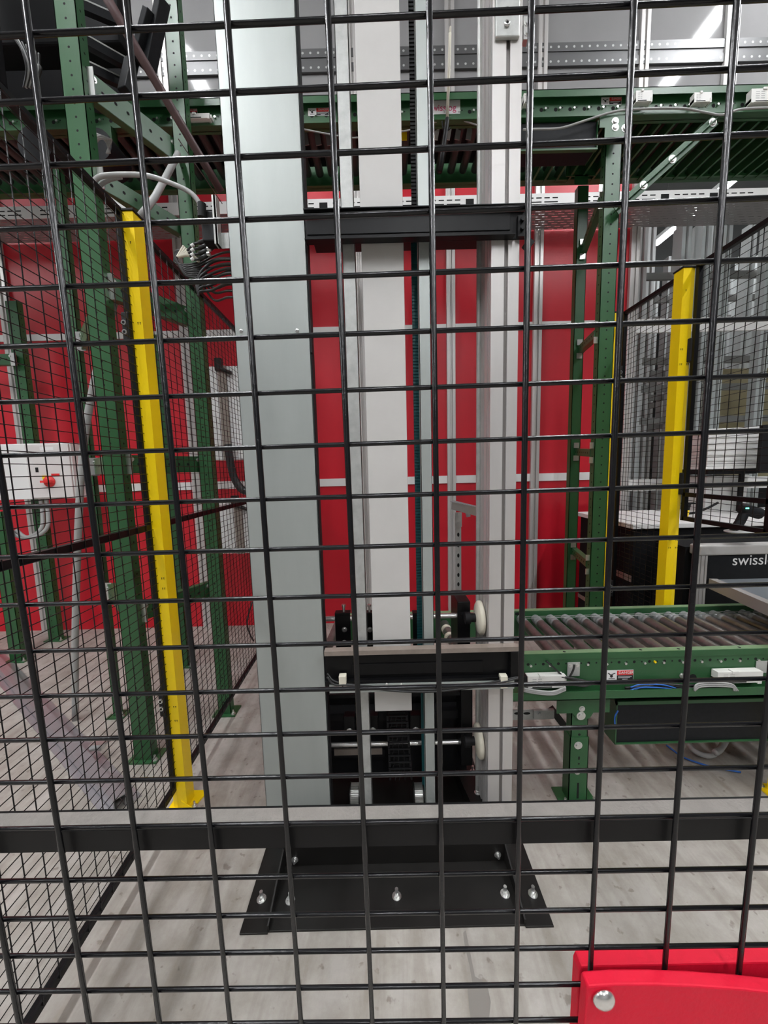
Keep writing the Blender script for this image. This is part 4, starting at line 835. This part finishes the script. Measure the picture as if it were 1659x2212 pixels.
# zinc channel sloping on the floor at lower left
p=PZ(258,1722,.06); q=PZ(0,1432,.06); d=(q-p).normalized(); q=p+d*3.0
t=thing('zinc_channel','shiny zinc channel lying along floor at lower left behind mesh','channel',tuple((p+q)/2))
mb=MB(); sx=d.cross(V(0,0,1)).normalized(); mb.bar(p,q,.045,.004); mb.bar(p+sx*.0225+V(0,0,-.024),q+sx*.0225+V(0,0,-.024),.004,.05); mb.bar(p-sx*.0225+V(0,0,-.024),q-sx*.0225+V(0,0,-.024),.004,.05); mb.bar(p+sx*.05+V(0,0,-.056),q+sx*.05+V(0,0,-.056),.06,.004); mb.bar(p-sx*.03+V(0,0,-.056),q-sx*.03+V(0,0,-.056),.05,.004); mb.build('profile',M['ramp'],t)
mb=MB(); c=PZ(212,1612,.07); mb.box(c+V(-.03,-.02,-.01),c+V(.03,.02,.02)); mb.bar(c,c+V(.06,.03,.02),.02,.006); mb.build('clip',M['zinc'],t)
# maroon tubes
def rod(pts,r,label,mt='maroon',name='brown_tube',cat='tube'):
    t=MB(); t.path(pts,r,12,1 if len(pts)<3 else 4); tag(t.build(name,M[mt]),label,cat)
rod([PY(214,-40,1.66),PY(262,50,1.66),PY(478,415,2.0)],.018,'brown primer tube slanting down right across top left to the grey cover')
rod([PY(385,300,1.9),PY(480,440,2.15)],.002,'thin brown wire beside the slanting tube','maroon','brown_wire','wire')
# grey cable loop over the yellow post
mb=MB(); mb.path([PY(x,y,1.6) for x,y in ((282,462),(240,432),(212,410),(204,392),(222,380),(270,377),(320,380),(370,396),(410,415),(430,438),(436,460))],.009,8)
mb.path([PY(x,y,1.62) for x,y in ((250,440),(222,418),(216,402),(236,388),(262,382))],.008,8); tag(mb.build('grey_cable',M['gcable']),'grey cable loop bulging above the left yellow post','cable')
mb=MB(); mb.path([PY(430,438,1.6),PY(440,456,1.6)],.017,8,1); 
# plug box near cover
t=thing('connector_block','black connector block with grey bracket beside the grey cover','connector',tuple(PY(450,500,1.42)))
a=PY(432,455,1.40);b_=PY(470,520,1.40); mb=MB(); mb.box((a.x,1.4,b_.z),(b_.x,1.45,a.z)); mb.tube(PY(436,470,1.39),PY(436,440,1.39),.014,10); mb.build('body',M['matte'],t,bevel=.004)
a=PY(459,425,1.38);b_=PY(475,530,1.38); mb=MB(); mb.box((a.x,1.37,b_.z),(a.x+.012,1.4,a.z)); mb.box((b_.x-.008,1.37,b_.z),(b_.x,1.4,a.z)); mb.box((a.x,1.398,b_.z),(cx0-.0005,1.40,b_.z+.05)); mb.build('bracket',M['galv2'],t)
# bundle of M12 connector cables
t=thing('cable_bundle','bundle of black sensor cables with white tags beside the grey cover','cables',tuple(PY(440,600,1.55)))
random.seed(3)
for j in range(9):
    mb=MB(); y0=530+j*14; mb.path([V(cx0,1.42,PY(495,y0,1.40).z),PY(495,y0,1.42),PY(462,y0+8+random.uniform(-5,5),1.5),PY(430,565+j*5,1.49),PY(400,572+j*3+random.uniform(-3,3),1.48),PY(378,568-j*3+random.uniform(-3,3),1.48),PY(380+j*3,552-j,1.48),PY(394+j*4,540+j*2,1.48)],.0042,6); cb=mb.build('cable',M['cable'],t)
    mb=MB(); a=PY(384+j*3,556-j,1.476);b_=PY(398+j*4,532+j*4,1.476); mb.tube(a,b_,.006,8); mb.build('tag',M['cream'],cb,'cream cable marker')
for j in range(6):
    mb=MB(); mb.path([V(cx0,1.4,PY(494,560+j*10,1.38).z),PY(494,560+j*10,1.40),PY(460,566+j*12,1.48),PY(432,590+j*8,1.47),PY(424+j,625+j*3,1.47)],.005,6); mb.build('cable',M['cable'],t)
for j in range(4):
    mb=MB(); mb.path([PY(404+j*3,542+j*6,1.46),PY(418,528+j*11,1.46),PY(432,524+j*12,1.46)],.004,6); mb.path([PY(430,524+j*12,1.46),PY(449,518+j*11,1.46)],.0075,8,1); cb=mb.build('connector_cable',M['cable'],t); mb=MB(); mb.tube(PY(448,517+j*11,1.46),PY(454,516+j*11,1.46),.009,8); mb.build('connector_nut',M['zinc'],cb); mb=MB(); mb.tube(PY(413,532+j*10,1.458),PY(419,528+j*10,1.458),.006,8); mb.build('tag',M['label'],cb)
# overhead dark machine at upper left (sorter section running toward viewer)
t=thing('belt_sorter','dark overhead machine section with rails and motor at top left','machine',(-1.3,2.0,3.1))
mb=MB()
mb.box((-1.75,1.62,PY(90,140,1.65).z),(-1.50,1.75,4.4)); mb.box((-3.2,2.0,PY(100,95,2.0).z+.0),(-1.17,2.12,4.6))
mb.box((-3.2,2.66,PY(100,345,2.66).z+.02),(-1.5,2.7,PY(100,200,2.66).z+.9))
mb.build('dark_housing',M['dark'],t,bevel=.01)
for (x1,y1,x2,y2) in ((150,72,290,150),(152,130,260,180),(120,-10,260,50),(165,210,215,235)):
    mb=MB(); mb.bar(PY(x1,y1,1.8),PY(x2,y2,2.0),.03,.035); mb.mat(1).bar(PY(x1,y1,1.8)+V(0,0,.02),PY(x2,y2,2.0)+V(0,0,.02),.032,.006); mb.build('rail',[M['tank'],M['galv2']],t)
for (x1,y1,x2,y2,w_) in ((270,200,285,130,.05),(330,30,300,140,.07),(352,0,322,150,.05)):
    mb=MB(); mb.bar(PY(x1,y1,1.9),PY(x2,y2,1.95),w_,.04); mb.build('arm',M['tank'],t,bevel=.004)
mb=MB(); q=PY(208,312,2.05); mb.tube(q,q+V(0,.15,0),.075,24); mb.build('motor',M['tank'],t)
mb=MB(); q=PY(75,310,2.05); mb.tube(q,q+V(0,.15,0),.085,24); mb.build('motor',M['tank'],t)
for k2 in range(5):
    mb=MB(); mb.path([PY(178+8*k2,330-6*k2,2.0),PY(184+8*k2,300,1.98),PY(205+8*k2,288+3*k2,1.97),PY(228+3*k2,305,1.98),PY(238-2*k2,332,2.0)],.004,6); mb.build('cable',M['gcable'],t)
for k2 in range(7):
    mb=MB(); mb.path([PY(30+9*k2,80+6*k2,1.9),PY(48+6*k2,110+5*k2,1.88),PY(58+5*k2,150,1.87),PY(52+4*k2,190,1.9)],.005,6); mb.build('cable',M['gcable'] if k2%2 else M['cable'],t)
mb=MB(); a=PY(172,272,2.15);b_=PY(245,335,2.15); mb.box((a.x,2.15,b_.z),(b_.x,2.2,a.z)); mb.build('motor_plate',M['green'],t)
mb=MB(); a=PY(110,215,2.3);b_=PY(240,262,2.3); mb.box((a.x,2.3,b_.z),(b_.x,2.4,a.z)); mb.build('cross_frame',M['green'],t)

# ================================================================ RIGHT BACKGROUND
# aluminium storage grid columns behind the pane
gi=0
for Y,xs_ in ((W+.25,(1374,1464,1505,1548,1642)),(W+.75,(1392,1456,1490,1520,1600)),(W+1.3,(1365,1436,1478,1535,1588,1625)),(W+1.75,(1405,1500,1560,1650))):
    for px in xs_:
        c=PY(px,850,Y).x; w=.042; t=MB()
        t.prism([(c-w,Y),(c-.012,Y),(c-.012,Y+.02),(c+.012,Y+.02),(c+.012,Y),(c+w,Y),(c+w,Y+w*2),(c-w,Y+w*2)],0,zr-.07)
        t.mat(1).box((c-.011,Y+.018,0),(c+.011,Y+.0195,zr-.07))
        o=t.build('storage_column',[M['alub'],M['alud']])
        tag(o,['front row aluminium column right behind the clear pane','second row aluminium column of the storage grid','third row aluminium column of the storage grid','rearmost aluminium column of the storage grid'][(W+.25,W+.75,W+1.3,W+1.75).index(Y)],'column','aluminium columns of the storage grid row %s'%('one','two','three','four')[(W+.25,W+.75,W+1.3,W+1.75).index(Y)])
for Y,w_ in ((W+.3,'front'),(W+.8,'middle'),(W+1.35,'rear')):
    for z,h_ in ((1.75,'lowest'),(2.05,'second'),(2.3,'third'),(3.05,'top')): t=MB(); t.box((xr+.05,Y+.05,z),(6,Y+.08,z+.06)); tag(t.build('grid_rail',M['alud']),'grey horizontal rail linking the %s storage columns, %s of its four'%(w_,h_),'rail','horizontal rails of the storage grid')
# translucent totes behind: tan panels
t=MB(); a=PY(1545,790,W+.6);b_=PY(1650,920,W+.6); t.box((a.x,W+.6,1.2),(b_.x+.4,W+.62,2.3)); tag(t.build('tan_panel',mat('tan_board',(.42,.34,.19),.4)),'tan board standing between the storage columns at right','panel')
# work table with white top
TX=1.62; tz=1.0
pT=PZ(1430,1147,tz); TX=pT.x; TYn=2.36; TYf=PZ(1345,1122,tz).y
tb=thing('work_table','white topped work table behind the right fence','table',(TX+.6,2.4,0))
mb=MB(); mb.box((TX,TYn,tz-.03),(TX+1.6,W-.25,tz)); mb.build('table_top',M['white'],tb,bevel=.003)
mb=MB(); mb.box((TX+.02,TYn+.02,.1),(TX+1.55,W-.3,tz-.035)); mb.mat(1)
mb.box((TX+.015,TYn+.02,.62),(TX+.02,W-.3,.66)); mb.box((TX+.015,TYn+.02,.3),(TX+.02,W-.3,.33)); mb.build('dark_side_panel',[M['dark'],M['brown']],tb)
for x,y in ((TX+.05,TYn+.05),(TX+1.5,TYn+.05),(TX+.05,W-.35),(TX+1.5,W-.35)): mb=MB(); mb.box((x-.03,y-.03,0),(x+.03,y+.03,.12)); mb.build('leg',M['alu'],tb)
# stacked white lids
SYk=2.75
a=PY(1532,932,SYk);b_=PY(1640,1005,SYk); n_=6; hh=(a.z-b_.z)/n_
# trolley under the stack
for i in range(n_):
    t=thing('white_tray','white shallow tray %s behind the right mesh'%['at the bottom of the stack','second from bottom of the stack','third from bottom of the stack','fourth from bottom of the stack','second from top of the stack','on top of the stack'][i],'tray',((a.x+b_.x)/2,SYk,b_.z+i*hh),'stack of white trays')
    mb=MB(); z0=b_.z+i*hh; mb.box((a.x,SYk,z0),(b_.x,SYk+.3,z0+hh*.9)); mb.build('body',M['white'],t,bevel=.004)
    mb=MB(); mb.box((a.x-.008,SYk-.008,z0+hh*.88),(b_.x+.008,SYk+.308,z0+hh-.0005)); mb.build('rim',M['white'],t,bevel=.002)
t=thing('white_sheet','white lid lying a bit askew on the stack of trays','lid',((a.x+b_.x)/2,SYk,a.z)); mb=MB(); mb.bar(V(a.x-.03,SYk+.15,a.z+.008),V(b_.x+.03,SYk+.15,a.z+.02),.34,.014); mb.build('sheet',M['white'],t,bevel=.005)
t=thing('stack_stand','dark stand holding the stack of white trays above the table','stand',((a.x+b_.x)/2,SYk,tz))
mb=MB(); mb.box((a.x-.02,SYk-.01,b_.z-.02),(b_.x+.04,SYk+.31,b_.z-.001)); mb.build('shelf',M['white'],t,bevel=.004)
mb=MB(); mb.box((a.x+.03,SYk+.02,b_.z-.06),(b_.x,SYk+.3,b_.z-.02)); mb.build('drawer',M['matte'],t); mb=MB()
for q in (a.x+.05,b_.x-.02): mb.box((q-.012,SYk+.1,tz),(q+.012,SYk+.12,b_.z-.06))
mb.build('support_leg',M['matte'],t)
# white carton below stack
a2=PY(1528,1020,SYk+.15);b2=PY(1612,1085,SYk+.15); t=thing('white_carton','plain white carton on table under the stack stand','carton',((a2.x+b2.x)/2,SYk+.1,tz)); mb=MB(); mb.box((a2.x,SYk+.15,tz+.001),(b2.x,SYk+.35,a2.z-.03)); mb.build('body',M['white'],t,bevel=.003); mb=MB(); mb.box((a2.x-.004,SYk+.146,a2.z-.05),(b2.x+.004,SYk+.354,a2.z-.03)); mb.build('lid',M['white'],t,bevel=.002)
# dark monitor back at the right edge
a3=PY(1637,990,2.6); t=thing('monitor','black monitor seen from behind at right edge','monitor',(a3.x+.1,2.6,tz)); mb=MB(); mb.box((a3.x,2.58,a3.z-.1),(a3.x+.4,2.61,a3.z+.22)); mb.build('screen_housing',M['matte'],t,bevel=.005); mb=MB(); mb.tube((a3.x+.2,2.6,tz),(a3.x+.2,2.6,a3.z),.015,10); mb.box((a3.x+.1,2.52,tz),(a3.x+.3,2.7,tz+.01)); mb.build('stand',M['matte'],t)
# hand scanner on stand
hs=PZ(1600,1150,tz); Ys=hs.y; t=thing('barcode_scanner','grey handheld scanner leaning in its stand on the white table','scanner',(hs.x,Ys,tz))
mb=MB(); mb.path([PY(1585,1146,Ys),PY(1598,1128,Ys),PY(1606,1112,Ys),PY(1610,1104,Ys)],.022,12,4); mb.build('handle',M['tank'],t); mb=MB(); mb.path([PY(1603,1098,Ys),PY(1622,1104,Ys),PY(1641,1110,Ys)],.03,12,4); mb.build('head',M['tank'],t)
q=PY(1614,1098,Ys-.03); mb=MB(); mb.box(q+V(-.008,-.002,-.003),q+V(.008,.0,.003)); mb.build('indicator',M['led'],t,'green indicator light'); mb=MB(); mb.lathe((hs.x+.0,Ys,tz),(0,0,1),[(0,.07),(.006,.07),(.012,.05),(.02,.02)],24); mb.build('base',M['gcable'],t)
q=PZ(1478,1120,tz); t=thing('gooseneck','black flexible holder with yellow tip on the table behind the yellow post','holder',tuple(q)); mb=MB(); mb.path([q,q+V(.02,0,.03),q+V(.08,0,.04),q+V(.16,0,.07),q+V(.24,.02,.1)],.008,8); mb.build('arm',M['matte'],t); mb=MB(); mb.tube(q+V(0,-.02,0),q+V(0,-.02,.06),.008,10,.014); mb.build('tip',M['yellow'],t); mb=MB(); mb.tube(q+V(0,-.02,.06),q+V(0,-.02,.10),.014,10,.02); mb.box(q+V(-.03,-.03,.1),q+V(.05,0,.11)); mb.build('head',M['matte'],t)
# aluminium framed cabinet with lettering
BY=1.98
a=PY(1512,1178,BY);b_=PY(1800,1300,BY)
t=thing('machine_cabinet','aluminium framed black cabinet with white swisslog lettering at right edge','cabinet',(a.x+.2,BY,.2))
zt_=PY(1560,1178,BY).z; zm=PY(1560,1200,BY).z; zb2=PY(1560,1252,BY).z
mb=MB(); mb.box((a.x,BY,zm),(a.x+.62,BY+.07,zt_)); mb.build('top_profile',M['alu'],t,bevel=.008)
mb=MB(); mb.box((a.x,BY+.003,.02),(a.x+.012,BY+.05,zm)); mb.box((a.x+.016,BY+.003,.02),(a.x+.034,BY+.05,zm)); mb.box((a.x+.038,BY+.003,.02),(a.x+.05,BY+.05,zm)); mb.box((a.x,BY+.012,.02),(a.x+.05,BY+.05,zm)); mb.build('corner_profile',M['alu'],t,bevel=.001)
mb=MB(); mb.box((a.x+.05,BY+.01,zb2),(a.x+.62,BY+.03,zm)); fpn=mb.build('front_panel',M['tank'],t)
mb=MB(); mb.box((a.x+.06,BY+.03,.02),(a.x+.62,BY+.28,zb2)); mb.box((a.x-.02,BY+.07,.02),(a.x+.62,BY+.3,zt_-.02)); mb.build('lower_body',M['dark'],t)
pl_=PY(1581,1221,BY+.009); text_mesh('swisslog',.082,M['label'],'lettering',(pl_.x,BY+.0095,pl_.z),(1,0,0),(0,0,1),fpn)
# grey side table in front
pz=PZ(1545,1250,.80); zz=.80
t=thing('side_shelf','flat grey metal shelf at right edge below the black cabinet panel','shelf',(1.9,1.9,zz))
A_=PZ(1540,1252,zz);B_=PZ(1700,1320,zz); mb=MB(); mb.prism([(A_.x,A_.y),(A_.x+.6,A_.y+.0),(B_.x+.4,B_.y),(B_.x,B_.y)],zz-.02,zz); mb.build('plate',M['tank'] if False else mat('slate_metal',(.16,.18,.2),.35,metal=.4),t); mb=MB(); mb.bar((A_.x,A_.y,zz-.02),(B_.x,B_.y,zz-.02),.035,.05); mb.build('edge_profile',M['alud'],t)
